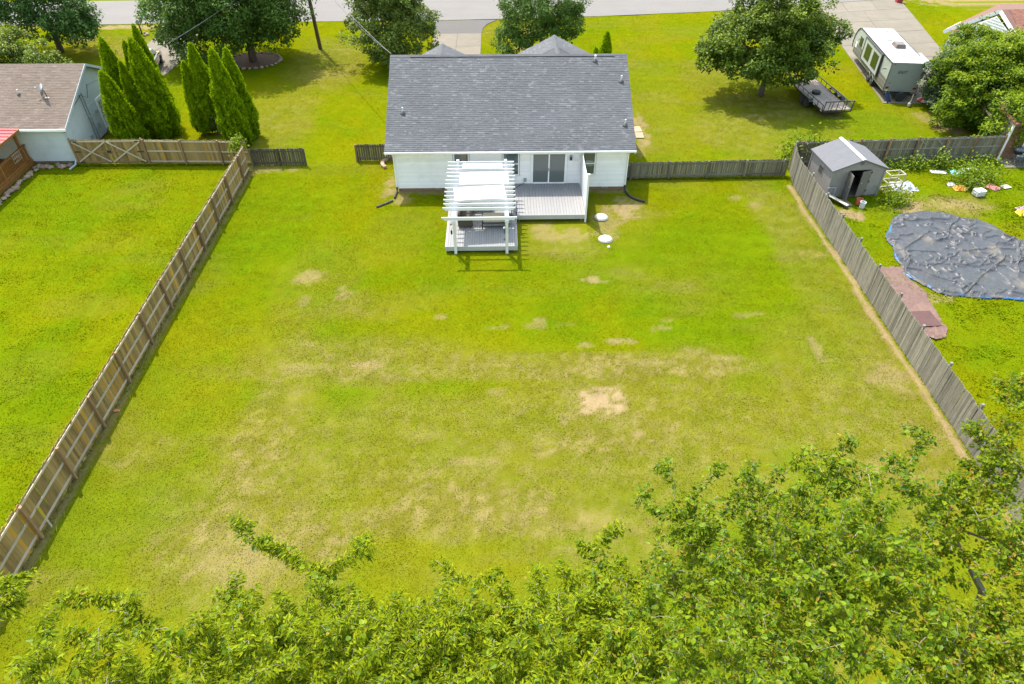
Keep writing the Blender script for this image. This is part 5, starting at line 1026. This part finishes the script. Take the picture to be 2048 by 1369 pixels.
def hblack(x, y, d):
    c = np.exp(-((x-26.3)/2.8)**2-((y-33.6)/1.6)**2); u, v = x*.75-y*.66, x*.66+y*.75; wu = u+1.1*fnoise(x, y, 2.6, 3, 90); wv = v+1.1*fnoise(x, y, 2.6, 3, 94)
    long_ = .13*ridged(wu*.25, wv, 2.0, 50, 40)+.13*ridged(wu, wv*.25, 1.9, 55, 40)+.09*ridged(x, y, 1.5, 57, 36); mid_ = .085*ridged(wu*.45, wv, .85, 58, 22)+.085*ridged(wu, wv*.45, .8, 61, 22)
    return sstep(0, .3, d)*(.02+long_+mid_*sstep(.42, .6, fnoise(x, y, 1.6, 2, 71)+.25*c)+.1*c*fnoise(x, y, .9, 3, 73)+.02*fnoise(x, y, .5, 3, 75))+.09*np.exp(-((d-.1)/.08)**2)*fnoise(x, y, .7, 2, 70)
tarp('pool_cover', 'crumpled black plastic pool cover with blue edge on the right lawn', poly, .032, hblack, tarpm('black_plastic', (.038, .039, .044), (.16, .132, .1), (.015, .1, .28), .42), 'tarp')
poly = [tuple(at(*q)[:2]) for q in [(1735,535),(1757,533),(1802,535),(1822,560),(1858,588),(1866,612),(1876,625),(1893,655),(1889,676),(1866,681),(1848,672),(1835,665),(1790,600)]]
def hbrown(x, y, d): return .02*ridged(x, y, .9, 80, 3)+.05*ridged(x, y, .35, 85, 3)*sstep(26.2, 25, y)+.012*ridged(x, y, .3, 88, 2)
tarp('tarp', 'flat reddish brown tarp behind the right grey fence', poly, .045, hbrown, tarpm('brown_plastic', (.1, .054, .042), (.16, .105, .08), None, .42, .5), 'tarp')
o = bx(-.75, .62, -.6, .55, .0, .006).l('tarp_fold', pm('dark_brown_tarp', (.085, .034, .028), (.065, .027, .023), rough=.45, bump=.4, bscale=8), None, (*at(1845, 640)[:2], .095), (0, 0, .05)); tag(o, 'darker square of folded brown tarp near its lower end', 'tarp')  # flat darker rectangle laid over the tarp near its lower end
# ------------------------------------------------------------------ foliage
LEAF_T = {'quad': (np.array([(0, 0, 0), (.45, .33, .08), (1, 0, -.06), (.45, -.33, .08)]), [(0, 3, 2), (0, 2, 1)]),
  'lance': (np.array([(0, 0, 0), (.35, .17, .05), (1, 0, -.14), (.35, -.17, .05)]), [(0, 3, 2), (0, 2, 1)]),
  'heart': (np.array([(0, 0, 0), (-.08, .28, .05), (.3, .5, .08), (.72, .28, .02), (1.02, 0, -.12), (.72, -.28, .02), (.3, -.5, .08), (-.08, -.28, .05)]), [(0, 4, 3, 2), (0, 2, 1, 1), (0, 6, 5, 4), (0, 7, 6, 6)])}
def unit(a): return a/np.maximum(np.linalg.norm(a, axis=-1, keepdims=True), 1e-9)
def leaf_frames(axis_, nrm):
    a = unit(axis_); b = unit(np.cross(nrm, a)); n = np.cross(a, b); return a, b, n
def leaves(pos, axis_, nrm, size, kind):
    T, F = LEAF_T[kind]; a, b, n = leaf_frames(axis_, nrm); s = size[:, None, None]
    V = pos[:, None, :]+s*(a[:, None, :]*T[None, :, 0:1]+b[:, None, :]*T[None, :, 1:2]+n[:, None, :]*T[None, :, 2:3])
    tris = [f[:3] for f in F]+[(f[0], f[2], f[3]) for f in F if len(f) == 4 and f[2] != f[3]]
    F = np.array(tris); k = len(T); idx = (np.arange(len(pos))*k)[:, None, None]+F[None]
    return V.reshape(-1, 3), idx.reshape(-1, 3), len(F)
def foliage(name, parent, pos, axis_, nrm, size, tint, kind, mat, kindtag='stuff'):
    V, F, nf = leaves(pos, axis_, nrm, size, kind); o = link(name, npmesh(name, V, F, mat, tint=np.repeat(tint, nf)), parent)
    return tag(o, kind=kindtag)
def crown_points(g, blobs_, n_cl, per, cl_r, squash=.75):
    """clumps spread through the crown's volume, most of them near its skin; leaves on every clump"""
    vol = np.array([b[1][0]*b[1][1]*b[1][2] for b in blobs_])**.67; pick = g.choice(len(blobs_), n_cl, p=vol/vol.sum())
    C0 = np.array([b[0] for b in blobs_])[pick]; RR = np.array([b[1] for b in blobs_])[pick]
    d = unit(g.normal(size=(n_cl, 3))); r = g.random(n_cl)**.28*(.82+.3*g.random(n_cl)); cc = C0+d*RR*r[:, None]
    cr = cl_r*g.uniform(.6, 1.35, n_cl); k = np.repeat(np.arange(n_cl), per); dd = unit(g.normal(size=(len(k), 3))+np.array([0, 0, .35])+.5*d[k])
    rr = g.random(len(k))**.4; p = cc[k]+dd*(cr[k]*rr)[:, None]*np.array([1, 1, squash])
    return p, dd, d[k], k
def bg_tree(name, label, cat, base, trunk_h, trunk_r, blobs_, n_cl, per, cl_r, size, mat, bark, seed, kind='quad', group=None, light=.25, droop=.2):
    g = np.random.default_rng(seed); base = Vector(base); t = thing(name, label, cat, base, 0, group)
    bl = [((b[0][0]-base.x, b[0][1]-base.y, b[0][2]), b[1]) for b in blobs_]
    m = MB(); m.tube([(0, 0, -.1), (.05, 0, trunk_h*.5), (0, .05, trunk_h)], [trunk_r*1.25, trunk_r, trunk_r*.8], 9); top = Vector((0, .05, trunk_h)); m.l('trunk', bark, t, smooth=True)
    for b in bl:
        for q in range(3):
            e = Vector(b[0])+Vector([float(v) for v in (unit(g.normal(size=3))*np.array(b[1])*.75)]); mid = top.lerp(e, .5)+Vector((0, 0, .3)); MB().tube([top-Vector((0, 0, .3)), mid, e], [trunk_r*.55, trunk_r*.3, .02], 6).l('limb', bark, t)
    size *= .74; per = int(per*1.7); p, dd, d, k = crown_points(g, bl, n_cl, per, cl_r)
    hz = p[:, 2] > .15; p, dd, d, k = p[hz], dd[hz], d[hz], k[hz]; n = len(p)
    ax = unit(dd*np.array([1, 1, .4])+g.normal(size=(n, 3))*.55-np.array([0, 0, droop])); nr = unit(dd+np.array([0, 0, .9])+g.normal(size=(n, 3))*.5)
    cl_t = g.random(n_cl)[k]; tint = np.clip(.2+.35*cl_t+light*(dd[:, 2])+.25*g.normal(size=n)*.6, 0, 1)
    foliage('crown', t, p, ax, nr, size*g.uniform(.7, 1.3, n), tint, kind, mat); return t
BARK = pm('bark', (.12, .09, .07), (.07, .055, .045), rough=.95, scale=4, stretch=(3, 3, .6), bump=.8, bscale=8); BARKG = pm('grey_bark', (.13, .11, .095), (.085, .07, .062), rough=.95, scale=4, stretch=(3, 3, .6), bump=.7, bscale=8)
L_MAG = leafm('leaf_magnolia', (.026, .068, .006), (.16, .215, .012), .5, .28, .22, (.27, .19, .05))
L_LIN = leafm('leaf_linden', (.036, .09, .016), (.14, .22, .034), .55, .34, .15, (.26, .24, .12)); L_OAK = leafm('leaf_oak', (.045, .085, .01), (.17, .22, .025), .5, .28, .3, (.28, .24, .1)); L_MAP = leafm('leaf_maple', (.032, .09, .018), (.1, .185, .03), .55, .28, .25)
L_BRI = leafm('leaf_bright', (.03, .065, .012), (.18, .24, .012), .5, .28, .3); L_VINE = leafm('leaf_vine', (.035, .09, .008), (.2, .265, .005), .55, .32, .15); L_CAM = leafm('leaf_camellia', (.025, .058, .02), (.1, .15, .05), .45, .2, .4, (.3, .22, .18))
bg_tree('shade_tree', 'huge dark rounded tree over the red mulch bed', 'tree', (-21.6, 62.0, 0), 2.6, .3, [((-22.5, 62.3, 5.2), (5.6, 5.2, 3.4)), ((-26.3, 62.5, 4.6), (3.6, 3.6, 2.8)), ((-19.3, 62.6, 4.8), (3.4, 3.6, 3.0)), ((-22.5, 62.5, 8.2), (4.2, 4.2, 2.6)), ((-25, 61.2, 2.4), (4.0, 3.2, 1.7)), ((-20.3, 62.6, 2.7), (3.2, 3.0, 1.6))], 640, 60, .8, .3, L_LIN, BARK, 11, light=.2)
bg_tree('shade_tree', 'rounded glossy tree beside the utility pole and driveway', 'tree', (-9.1, 61.4, 0), 1.6, .16, [((-9.1, 60.9, 3.3), (3.8, 3.6, 2.9)), ((-9.0, 61.4, 6.0), (2.8, 2.8, 2.2))], 360, 60, .6, .27, L_OAK, BARKG, 12, light=.25)
bg_tree('shade_tree', 'loose dark tree behind the roof of the white house', 'tree', (3.7, 63.0, 0), 1.8, .18, [((3.7, 63, 4.8), (4.0, 3.6, 2.4)), ((2.6, 62, 2.9), (2.6, 2.4, 1.6)), ((1.2, 61.2, 1.5), (1.6, 1.5, 1.2)), ((5.6, 62.5, 3.0), (2.0, 2.0, 1.4))], 270, 55, .6, .26, L_LIN, BARK, 13, light=.2)
bg_tree('magnolia_tree', 'glossy magnolia tree standing beside the utility trailer', 'tree', (20.7, 53.5, 0), 1.9, .22, [((20.5, 53.6, 4.0), (4.6, 4.4, 2.3)), ((20.8, 53.7, 6.3), (3.4, 3.4, 2.3)), ((16.9, 53.0, 3.3), (1.9, 1.9, 1.2)), ((24.3, 54.0, 4.4), (1.9, 1.9, 1.4)), ((21.5, 51.8, 2.9), (3.0, 1.8, 1.2))], 430, 62, .62, .3, L_MAG, BARKG, 14, light=.2)
bg_tree('maple_tree', 'dark green tree by the street in the top left corner', 'tree', (-39.5, 64.5, 0), 2.0, .25, [((-39.8, 64.3, 4.2), (4.3, 3.8, 3.0)), ((-36.6, 63.2, 2.8), (1.6, 1.8, 1.6)), ((-41, 64.5, 7), (3.5, 3.5, 2.4))], 330, 62, .7, .27, L_MAP, BARK, 15, light=.1)
bg_tree('shrub_tree', 'bushy shrub with bright yellow-green tips behind the brown roof', 'shrub', (-39.5, 56.5, 0), .8, .14, [((-40.2, 56.5, 2.6), (3.2, 2.6, 2.4)), ((-37.2, 56.8, 1.8), (2.0, 1.8, 1.6)), ((-42, 56.5, 4.2), (2.4, 2.4, 2.0))], 260, 62, .55, .25, L_BRI, BARK, 16, light=.45)
bg_tree('vine_covered_tree', 'big bush draped in yellow-green vine before the red roofed house', 'bush', (33.8, 47.3, 0), 1.6, .2, [((34.6, 47.3, 2.4), (3.0, 2.2, 2.3)), ((36.2, 48.6, 3.9), (2.8, 2.4, 2.2)), ((33.6, 49.0, 3.6), (2.2, 2.0, 1.8)), ((32.3, 47.0, 1.3), (1.4, 1.0, 1.2)), ((36.0, 45.6, 2.6), (2.2, 1.4, 2.0)), ((38.0, 50, 4.2), (2.4, 2.4, 1.8)), ((35.2, 44.9, 1.6), (1.9, .9, 1.5)), ((36, 43.9, 3.0), (2.0, 1.0, 1.0)), ((34.1, 43.6, 2.7), (1.2, 1.0, .9)), ((33.2, 43.6, 1.3), (.8, .9, 1.2)), ((34.5, 42.7, 3.0), (1.3, .8, .5))], 720, 60, .5, .24, L_VINE, BARK, 17, light=.5, droop=.5)
bg_tree('camellia_bush', 'dark glossy bush hiding the back corner of the travel trailer', 'bush', (33.5, 51.3, 0), .9, .12, [((33.6, 51.2, 2.4), (1.6, 1.5, 1.9)), ((33.4, 50.6, 1.6), (1.4, 1.2, 1.3))], 150, 60, .42, .2, L_CAM, BARK, 18, light=.2)
bg_tree('leafy_tree', 'round bright-topped tree between the camellia bush and white gable', 'tree', (37.0, 54.5, 0), 1.4, .15, [((37.0, 54.3, 3.4), (2.0, 2.0, 1.5)), ((35.6, 53.6, 2.8), (1.4, 1.4, 1.2))], 150, 60, .5, .23, L_VINE, BARK, 19, light=.4)
def climber(name, label, cat, pts, n, size, mat, seed, spread=.18):
    g = np.random.default_rng(seed); P_ = np.array(pts, float); b = P_[0].copy(); b[2] = 0; t = thing(name, label, cat, b)
    MB().tube([tuple(p-b) for p in P_], .015, 5).l('stem', BARK, t); u = g.random(n)*(len(P_)-1); k = np.minimum(u.astype(int), len(P_)-2)
    p = P_[k]+(P_[k+1]-P_[k])*(u-k)[:, None]+g.normal(size=(n, 3))*spread-b; p[:, 2] = np.maximum(p[:, 2], .02)
    ax = unit(g.normal(size=(n, 3))-np.array([0, 0, .3])); nr = unit(g.normal(size=(n, 3))*.5+np.array([0, -.3, 1]))
    foliage('leaves', t, p, ax, nr, size*g.uniform(.7, 1.3, n), np.clip(g.normal(.65, .25, n), 0, 1), 'quad', mat)
climber('vine', 'green vine hanging down the corner of the brick wing', 'vine', [(34.3, 42.05, .9), (34.2, 42.0, 1.7), (33.9, 42.0, 2.6), (33.6, 42.2, 3.2)], 420, .16, L_VINE, 41)
climber('vine', 'yellow-green vine on the corner of the brown fences', 'vine', [(-17.3, 42.1, 1.1), (-17.1, 42.0, 1.6), (-16.9, 42.0, 1.95), (-16.7, 42.1, 1.7)], 260, .17, L_VINE, 42, .2)
climber('vine', 'small yellow vine in the peak of the white gable', 'vine', [(40.0, 57.0, 3.9), (39.95, 57.3, 4.3), (39.8, 57.8, 4.5), (39.3, 58.6, 4.0)], 120, .2, L_VINE, 43, .12)
climber('vine', 'leafy vine spilling over the fence corner by the shed', 'vine', [(18.7, 41.6, .3), (18.9, 41.8, 1.2), (19.6, 41.8, 1.6), (21.0, 41.9, 1.5), (19.2, 42.2, .4)], 700, .18, L_VINE, 44, .32)
climber('weed', 'tall leafy weed against the middle of the back grey fence', 'weed', [(28.9, 41.2, .1), (28.9, 41.1, .5), (28.85, 41.05, .95)], 260, .2, L_BRI, 45, .22)
climber('weed', 'clump of weeds before the double brace of the back fence', 'weed', [(27.1, 41.1, .1), (27.0, 41.0, .4), (27.4, 41.0, .6)], 220, .17, L_BRI, 46, .25)
climber('weed', 'leafy weed mound beside the cream cage', 'weed', [(23.4, 36.6, .1), (24.0, 36.4, .25), (24.6, 36.7, .2)], 900, .15, L_VINE, 47, .38)
climber('weed', 'large weed mound behind the orange bag', 'weed', [(29.0, 38.9, .15), (29.8, 39.1, .4), (30.6, 39.2, .35), (31.4, 39.4, .2)], 1500, .17, L_VINE, 48, .45)
climber('weed', 'dark weed clump beside the white cooler', 'weed', [(29.2, 38.1, .1), (29.5, 38.0, .4), (29.7, 38.2, .2)], 380, .17, L_BRI, 49, .25)
climber('weed', 'row of weeds along the foot of the back fence', 'weed', [(25.0, 41.0, .1), (27.0, 40.9, .2), (30.0, 41.1, .2), (33.0, 41.4, .15)], 1300, .15, L_VINE, 50, .3)
# columnar conifers
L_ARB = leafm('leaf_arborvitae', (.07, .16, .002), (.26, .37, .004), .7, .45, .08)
def conifer(label, x, y, h, r, seed, tops=1, group='tall columnar conifers', cut=0., lean=(0, 0), dens=1.):
    g = np.random.default_rng(seed); t = thing('conifer', label, 'conifer', (x, y, 0), 0, group)
    MB().tube([(0, 0, -.1), (lean[0]*.5, lean[1]*.5, h*.5), (lean[0], lean[1], h*.93)], [.12, .08, .02], 7).l('trunk', BARK, t)
    P_, D_, T_ = [], [], []
    for lay, nn in ((1., int(24000*dens*h/6.5)), (.72, int(8000*dens*h/6.5))):
        z = h*(1-np.sqrt(g.random(nn)*(1-cut*.5)) if False else g.beta(1.05, 1.6, nn)); a = g.uniform(0, 2*np.pi, nn); f = z/h
        prof = np.minimum(1, .62+f*1.6)*np.clip(1-f, 0, 1)**.62*1.12
        lump = .8+.4*np.abs(np.sin(a*2.5+f*9+seed))*.5+.3*(vnoise(a*1.6, z*1.1, .55, seed)-.5)+.35*(vnoise(a*r*3, z*1.2, .3, seed+5)-.5)
        rr = r*prof*lump*lay*(1+.06*g.normal(size=nn)); cx, cy = np.cos(a), np.sin(a)
        P_.append(np.stack([cx*rr+lean[0]*f, cy*rr+lean[1]*f, z+.05], -1)); D_.append(np.stack([cx, cy, np.full(nn, .2)], -1))
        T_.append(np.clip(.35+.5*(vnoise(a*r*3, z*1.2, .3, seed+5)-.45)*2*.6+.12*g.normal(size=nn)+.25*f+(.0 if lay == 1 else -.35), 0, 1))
    p = np.concatenate(P_); d = np.concatenate(D_); ti = np.concatenate(T_)
    if cut:
        k = ~((p[:, 2] < cut*h*g.uniform(.5, 1.1, len(p))) & (p[:, 1] < .2)); p, d, ti = p[k], d[k], ti[k]
    n = len(p); ax = unit(d*.5+np.array([0, 0, 1.])+g.normal(size=(n, 3))*.45); nr = unit(d+g.normal(size=(n, 3))*.5)
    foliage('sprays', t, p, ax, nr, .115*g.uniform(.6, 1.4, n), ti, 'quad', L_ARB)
    if cut:
        for k in range(26):
            a = g.uniform(-3.0, -.1); z = g.uniform(.3, cut*h); q = Vector((math.cos(a)*r*.9, math.sin(a)*r*.9, z+.3)); MB().tube([(lean[0]*.2, lean[1]*.2, z), q*.6+Vector((0, 0, z*.3)), q], [.02, .014, .006], 4).l('dead_branch', BARKG, t)
    return t
CON = 'tall columnar conifer '
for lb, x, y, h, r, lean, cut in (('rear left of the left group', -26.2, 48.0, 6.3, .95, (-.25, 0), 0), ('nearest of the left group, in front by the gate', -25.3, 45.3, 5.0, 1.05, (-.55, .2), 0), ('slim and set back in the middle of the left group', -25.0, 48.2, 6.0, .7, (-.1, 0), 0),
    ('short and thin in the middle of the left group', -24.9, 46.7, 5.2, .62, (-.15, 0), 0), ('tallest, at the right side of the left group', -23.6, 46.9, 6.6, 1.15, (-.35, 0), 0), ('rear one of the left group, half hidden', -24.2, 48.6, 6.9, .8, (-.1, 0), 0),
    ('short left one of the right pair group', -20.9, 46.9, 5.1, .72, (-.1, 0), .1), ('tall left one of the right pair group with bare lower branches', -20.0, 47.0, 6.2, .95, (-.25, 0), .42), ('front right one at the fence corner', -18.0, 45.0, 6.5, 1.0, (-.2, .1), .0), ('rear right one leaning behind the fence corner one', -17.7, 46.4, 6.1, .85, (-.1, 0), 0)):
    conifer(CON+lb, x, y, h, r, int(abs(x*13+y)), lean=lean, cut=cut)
conifer('small pointed conifer beyond the right end of the roof ridge', 8.2, 54.2, 4.6, .75, 61, group='small front yard conifers', dens=.6); conifer('smallest pointed conifer left of the other beyond the ridge', 7.4, 54.0, 3.5, .6, 62, group='small front yard conifers', dens=.5)
# ------------------------------------------------------------------ near trees under the lens
TWIG = pm('twig_bark', (.3, .25, .2), (.2, .165, .13), rough=.9)
def near_tree(name, label, base, fork, blobs_, tips, n_tips, lmat, kind, size, seed, per=9, twig=.75, mix=None, big=0, bark=BARKG, up=.35):
    g = np.random.default_rng(seed); base = Vector(base); t = thing(name, label, 'tree', base)
    fork = Vector(fork); P_ = [base.lerp(fork, k/6)+Vector((math.sin(k*1.7)*.12, math.cos(k*1.3)*.1, 0)) for k in range(7)]
    MB().tube([p-base for p in P_], [.15-.017*k for k in range(7)], 8).l('trunk', bark, t, smooth=True)
    nodes_ = [np.array(p) for p in P_[3:]]; rad = [.1]*len(nodes_); pts = [np.array(q) for q in tips]; tipset = {tuple(np.round(q, 3)) for q in pts}; w_ = np.array([b[2] if len(b) > 2 else b[1][0]*b[1][1]*b[1][2] for b in blobs_])
    w_ = w_**.7
    for k in g.choice(len(blobs_), n_tips, p=w_/w_.sum()):
        c, r_ = blobs_[k][:2]; d = unit(g.normal(size=3)); pts.append(np.array(c)+d*np.array(r_)*g.random()**.4)
    f0 = np.array(fork); pts.sort(key=lambda q: np.linalg.norm(q-f0)); tw = MB(); lb = MB(); LP, LA, LN, LS = [], [], [], []
    for q in pts:
        A = np.array(nodes_); dv = q-A; dist = np.linalg.norm(dv, axis=1); cost = dist+.8*np.maximum(0, A[:, 2]-q[2]); j = int(np.argmin(cost)); a = A[j]; ln = dist[j]
        mid = a+(q-a)*.5+np.array([0, 0, .06*ln])+g.normal(size=3)*.05*ln; m2 = a+(q-a)*.8+np.array([0, 0, .05*ln]); r0 = min(rad[j]*.75, .012+.016*ln)
        (lb if r0 > .022 else tw).tube([tuple(x-np.array(base)) for x in (a, mid, m2, q)], [r0*1.15, r0*.9, r0*.65, .006], 5, cap=False)
        for x, rr in ((mid, r0*.8), (m2, r0*.6), (q, r0*.4)): nodes_.append(x); rad.append(max(rr, .006))
        L_ = min(twig, ln); n = max(4, int(per*(.5+L_/twig*.5)*g.uniform(.7, 1.3)))
        if tuple(np.round(q, 3)) in tipset: n = int(n*2.2)
        tdir = unit(q-mid); u = g.random(n)**.8; pp = q-tdir*(u*L_)[:, None]+g.normal(size=(n, 3))*.05; sd = unit(np.cross(tdir, np.array([0, 0, 1.]))+g.normal(size=3)*.05)*np.where(np.arange(n) % 2, 1, -1)[:, None]
        ax = unit(sd*.8+tdir*.45-np.array([0, 0, .35])+g.normal(size=(n, 3))*.35); nn = unit(np.array([0, 0, 1.])+sd*.3+g.normal(size=(n, 3))*.4)
        LP.append(pp+sd*.02); LA.append(ax); LN.append(nn); LS.append(size*g.uniform(.6, 1.25, n))
    lb.l('limbs', bark, t) if lb.v else None; tag(tw.l('twigs', TWIG, t), kind='stuff')
    p = np.concatenate(LP)-np.array(base); ax = np.concatenate(LA); nn = np.concatenate(LN); s = np.concatenate(LS); n = len(p); ti = np.clip(g.normal(.5, .3, n), 0, 1)
    if mix:
        sel = g.random(n) < mix[0]; foliage('climbing_leaves', t, p[sel], ax[sel], nn[sel], s[sel]*mix[3], ti[sel], mix[1], mix[2]); p, ax, nn, s, ti = [v[~sel] for v in (p, ax, nn, s, ti)]
    if big:     # the largest leaves in view, one by one
        d = np.linalg.norm(p+np.array(base)-np.array([0, 0, CAM_H]), axis=1)/s; o_ = np.argsort(d)[:big]; keep_ = np.ones(len(p), bool); keep_[o_] = False
        T_, F_ = LEAF_T[kind]; lm = []
        for q in range(6):
            me = bpy.data.meshes.new('leaf'); me.from_pydata([tuple(v*np.array([1, .9+.05*q, 1])) for v in T_], [], [f if len(set(f)) == 4 else f[:3] for f in [tuple(dict.fromkeys(f)) for f in F_]])
            me.materials.append(lmat); a_ = me.attributes.new('tint', 'FLOAT', 'FACE'); a_.data.foreach_set('value', [.1+.16*q]*len(me.polygons)); lm.append(me)
        fa, fb, fn = leaf_frames(ax[o_], nn[o_])
        for k, ii in enumerate(o_):
            M_ = Matrix(((fa[k][0], fb[k][0], fn[k][0]), (fa[k][1], fb[k][1], fn[k][1]), (fa[k][2], fb[k][2], fn[k][2])))
            link('leaf', lm[k % 6], t, tuple(p[ii]), M_.to_euler(), (s[ii],)*3)
        p, ax, nn, s, ti = [v[keep_] for v in (p, ax, nn, s, ti)]
    foliage('crown', t, p, ax, nn, s, ti, kind, lmat); return t
L_CH = leafm('leaf_cherry', (.085, .14, .002), (.28, .32, .004), .5, .42, .15); L_HE = leafm('leaf_redbud', (.045, .11, .003), (.2, .275, .005), .45, .45, .2, (.26, .22, .015)); L_RT = leafm('leaf_pear', (.05, .11, .002), (.23, .275, .004), .5, .45, .15, (.26, .17, .015))
def B(px, py, d, r, w_=None, rz=None):
    c = atd(px, py, d); return ((c.x, c.y, c.z), (r, r, rz or r*.8)) + ((w_,) if w_ else ())
def Tp(*q): return [tuple(atd(*k)) for k in q]
near_tree('redbud_tree', 'broad near tree with heart-shaped leaves at the bottom right', (5.6, 4.6, 0), (5.4, 5.4, 7.4),
    [B(1345, 1010, 13, .55), B(1500, 985, 13, .5), B(1640, 950, 13, .5), B(1370, 1060, 12.8, .6), B(1850, 985, 12.9, .5), B(1430, 985, 13, .35), B(1440, 1060, 12.8, .85), B(1580, 1010, 12.8, .95), B(1700, 975, 12.8, .8), B(1790, 930, 12.8, .45), B(1560, 1150, 12.2, 1.1), B(1740, 1110, 12.4, 1.0), B(1420, 1210, 12, 1.1), B(1620, 1290, 11.8, 1.2), B(1820, 1240, 12, .8), B(1300, 1320, 11.8, .9), B(1330, 1180, 12.4, .7), B(1660, 1160, 12.3, .9), B(1470, 1340, 11.2, 1.1), B(1740, 1340, 11.4, 1.0), B(1400, 1130, 14.4, 1.1), B(1560, 1090, 14.6, 1.2), B(1720, 1080, 14.6, 1.1), B(1480, 1290, 14, 1.3), B(1680, 1250, 14.2, 1.3), B(1830, 1170, 14.4, .9)],
    Tp((1308, 935, 13), (1330, 925, 13), (1425, 950, 13), (1445, 925, 13.1), (1505, 925, 13), (1598, 918, 13), (1690, 878, 13), (1715, 880, 13.1), (1805, 850, 13), (1850, 858, 13.2), (1862, 880, 13), (1290, 985, 13), (1270, 1000, 13)), 1350, L_HE, 'heart', .075, 71, per=48, twig=.7, mix=(.72, 'lance', L_RT, 1.25), big=300)
near_tree('pear_tree', 'near tree with small glossy leaves at the right edge', (10.2, 6.2, 0), (9.9, 6.4, 6.4),
    [B(2010, 900, 14, .7), B(1960, 960, 14, .6), B(2040, 1010, 13.6, .9), B(1890, 1060, 13.8, .5), B(2020, 1120, 13.2, .9), B(1960, 1290, 12.8, .8), B(2040, 1260, 12.6, .9), B(1900, 1340, 12.4, .7), B(2060, 800, 14.2, .5), B(2035, 1369, 12, .8)],
    Tp((1990, 755, 14.4), (2005, 765, 14.4), (2030, 800, 14.2), (1935, 855, 14), (1925, 925, 14), (1900, 955, 14), (1890, 1015, 13.8), (1870, 1045, 13.8), (1930, 1010, 14), (1950, 1110, 13.6)), 480, L_RT, 'quad', .075, 72, per=52, twig=.6, big=150)
near_tree('cherry_tree', 'near bright tree with narrow drooping leaves at the bottom centre', (.4, 4.6, 0), (.4, 5.2, 7.2),
    [B(930, 1270, 12.4, .9), B(1010, 1230, 12.6, .55), B(1080, 1250, 12.4, .9), B(1180, 1200, 12.6, .7), B(1240, 1260, 12.4, .9), B(980, 1350, 11.8, .9), B(1130, 1350, 11.8, 1.0), B(1240, 1360, 11.6, .9), B(860, 1350, 11.8, .8), B(1200, 1110, 13, .45), B(950, 1290, 14.2, 1.2), B(1100, 1260, 14.3, 1.2), B(1230, 1200, 14.3, 1.0)],
    Tp((1000, 1150, 13), (960, 1165, 12.9), (1120, 1125, 13), (1160, 1095, 13), (1215, 1070, 13), (1245, 1050, 13), (900, 1150, 13), (870, 1120, 13)), 640, L_CH, 'lance', .105, 73, per=72, twig=.7, mix=(.06, 'heart', L_HE, .8), big=150)
near_tree('cherry_tree', 'near bright tree with a long branch reaching up left of bottom centre', (-3.2, 4.8, 0), (-3.2, 5.4, 7.0),
    [B(480, 1285, 12.4, .7), B(560, 1265, 12.4, .6), B(640, 1290, 12.2, 1.0), B(730, 1270, 12.4, .7), B(800, 1220, 12.6, .5), B(420, 1340, 12, .9), B(560, 1350, 11.8, 1.0), B(700, 1350, 11.8, 1.0), B(830, 1290, 12.2, .8), B(660, 1185, 12.7, .3), B(480, 1300, 14, 1.1), B(640, 1280, 14.2, 1.2), B(800, 1290, 14.2, 1.1)],
    Tp((470, 1035, 13.4), (500, 1045, 13.4), (525, 1075, 13.4), (545, 1100, 13.3), (575, 1110, 13.3), (595, 1125, 13.2), (480, 1060, 13.4), (510, 1085, 13.3), (560, 1095, 13.3), (740, 1070, 13.2), (715, 1085, 13.2), (745, 1100, 13), (715, 1110, 13), (640, 1150, 13), (670, 1140, 13), (470, 1150, 13), (470, 1180, 12.9), (555, 1180, 12.8), (430, 1190, 12.8)), 560, L_CH, 'lance', .105, 74, per=72, twig=.6, mix=(.06, 'heart', L_HE, .8), big=150)
near_tree('cherry_tree', 'sparse near tree with narrow leaves at the bottom left', (-7.2, 5.0, 0), (-7.0, 5.6, 6.6),
    [B(215, 1240, 12.8, .5), B(255, 1210, 12.8, .35), B(220, 1300, 12.4, .6), B(120, 1330, 12.2, .5), B(170, 1290, 12.4, .35), B(330, 1310, 12.4, .55), B(300, 1360, 12, .7), B(60, 1360, 12, .5)],
    Tp((135, 1190, 13), (85, 1245, 12.8), (195, 1190, 13), (210, 1200, 13), (250, 1195, 13), (265, 1215, 13), (290, 1255, 12.8), (70, 1290, 12.6), (95, 1280, 12.6)), 105, L_CH, 'lance', .105, 75, per=60, twig=.5, mix=(.06, 'heart', L_HE, .8), big=80)
near_tree('cherry_tree', 'few leafy twigs reaching in at the left edge over the fence', (-13.2, 6.2, 0), (-12.6, 6.6, 6.6),
    [B(-10, 1200, 13.2, .3), B(10, 1185, 13.2, .2)], Tp((62, 1148, 13.4), (40, 1165, 13.3), (20, 1165, 13.3), (30, 1190, 13.2), (35, 1210, 13.2), (5, 1225, 13.2), (10, 1160, 13.3)), 14, L_CH, 'lance', .105, 76, per=55, twig=.35)
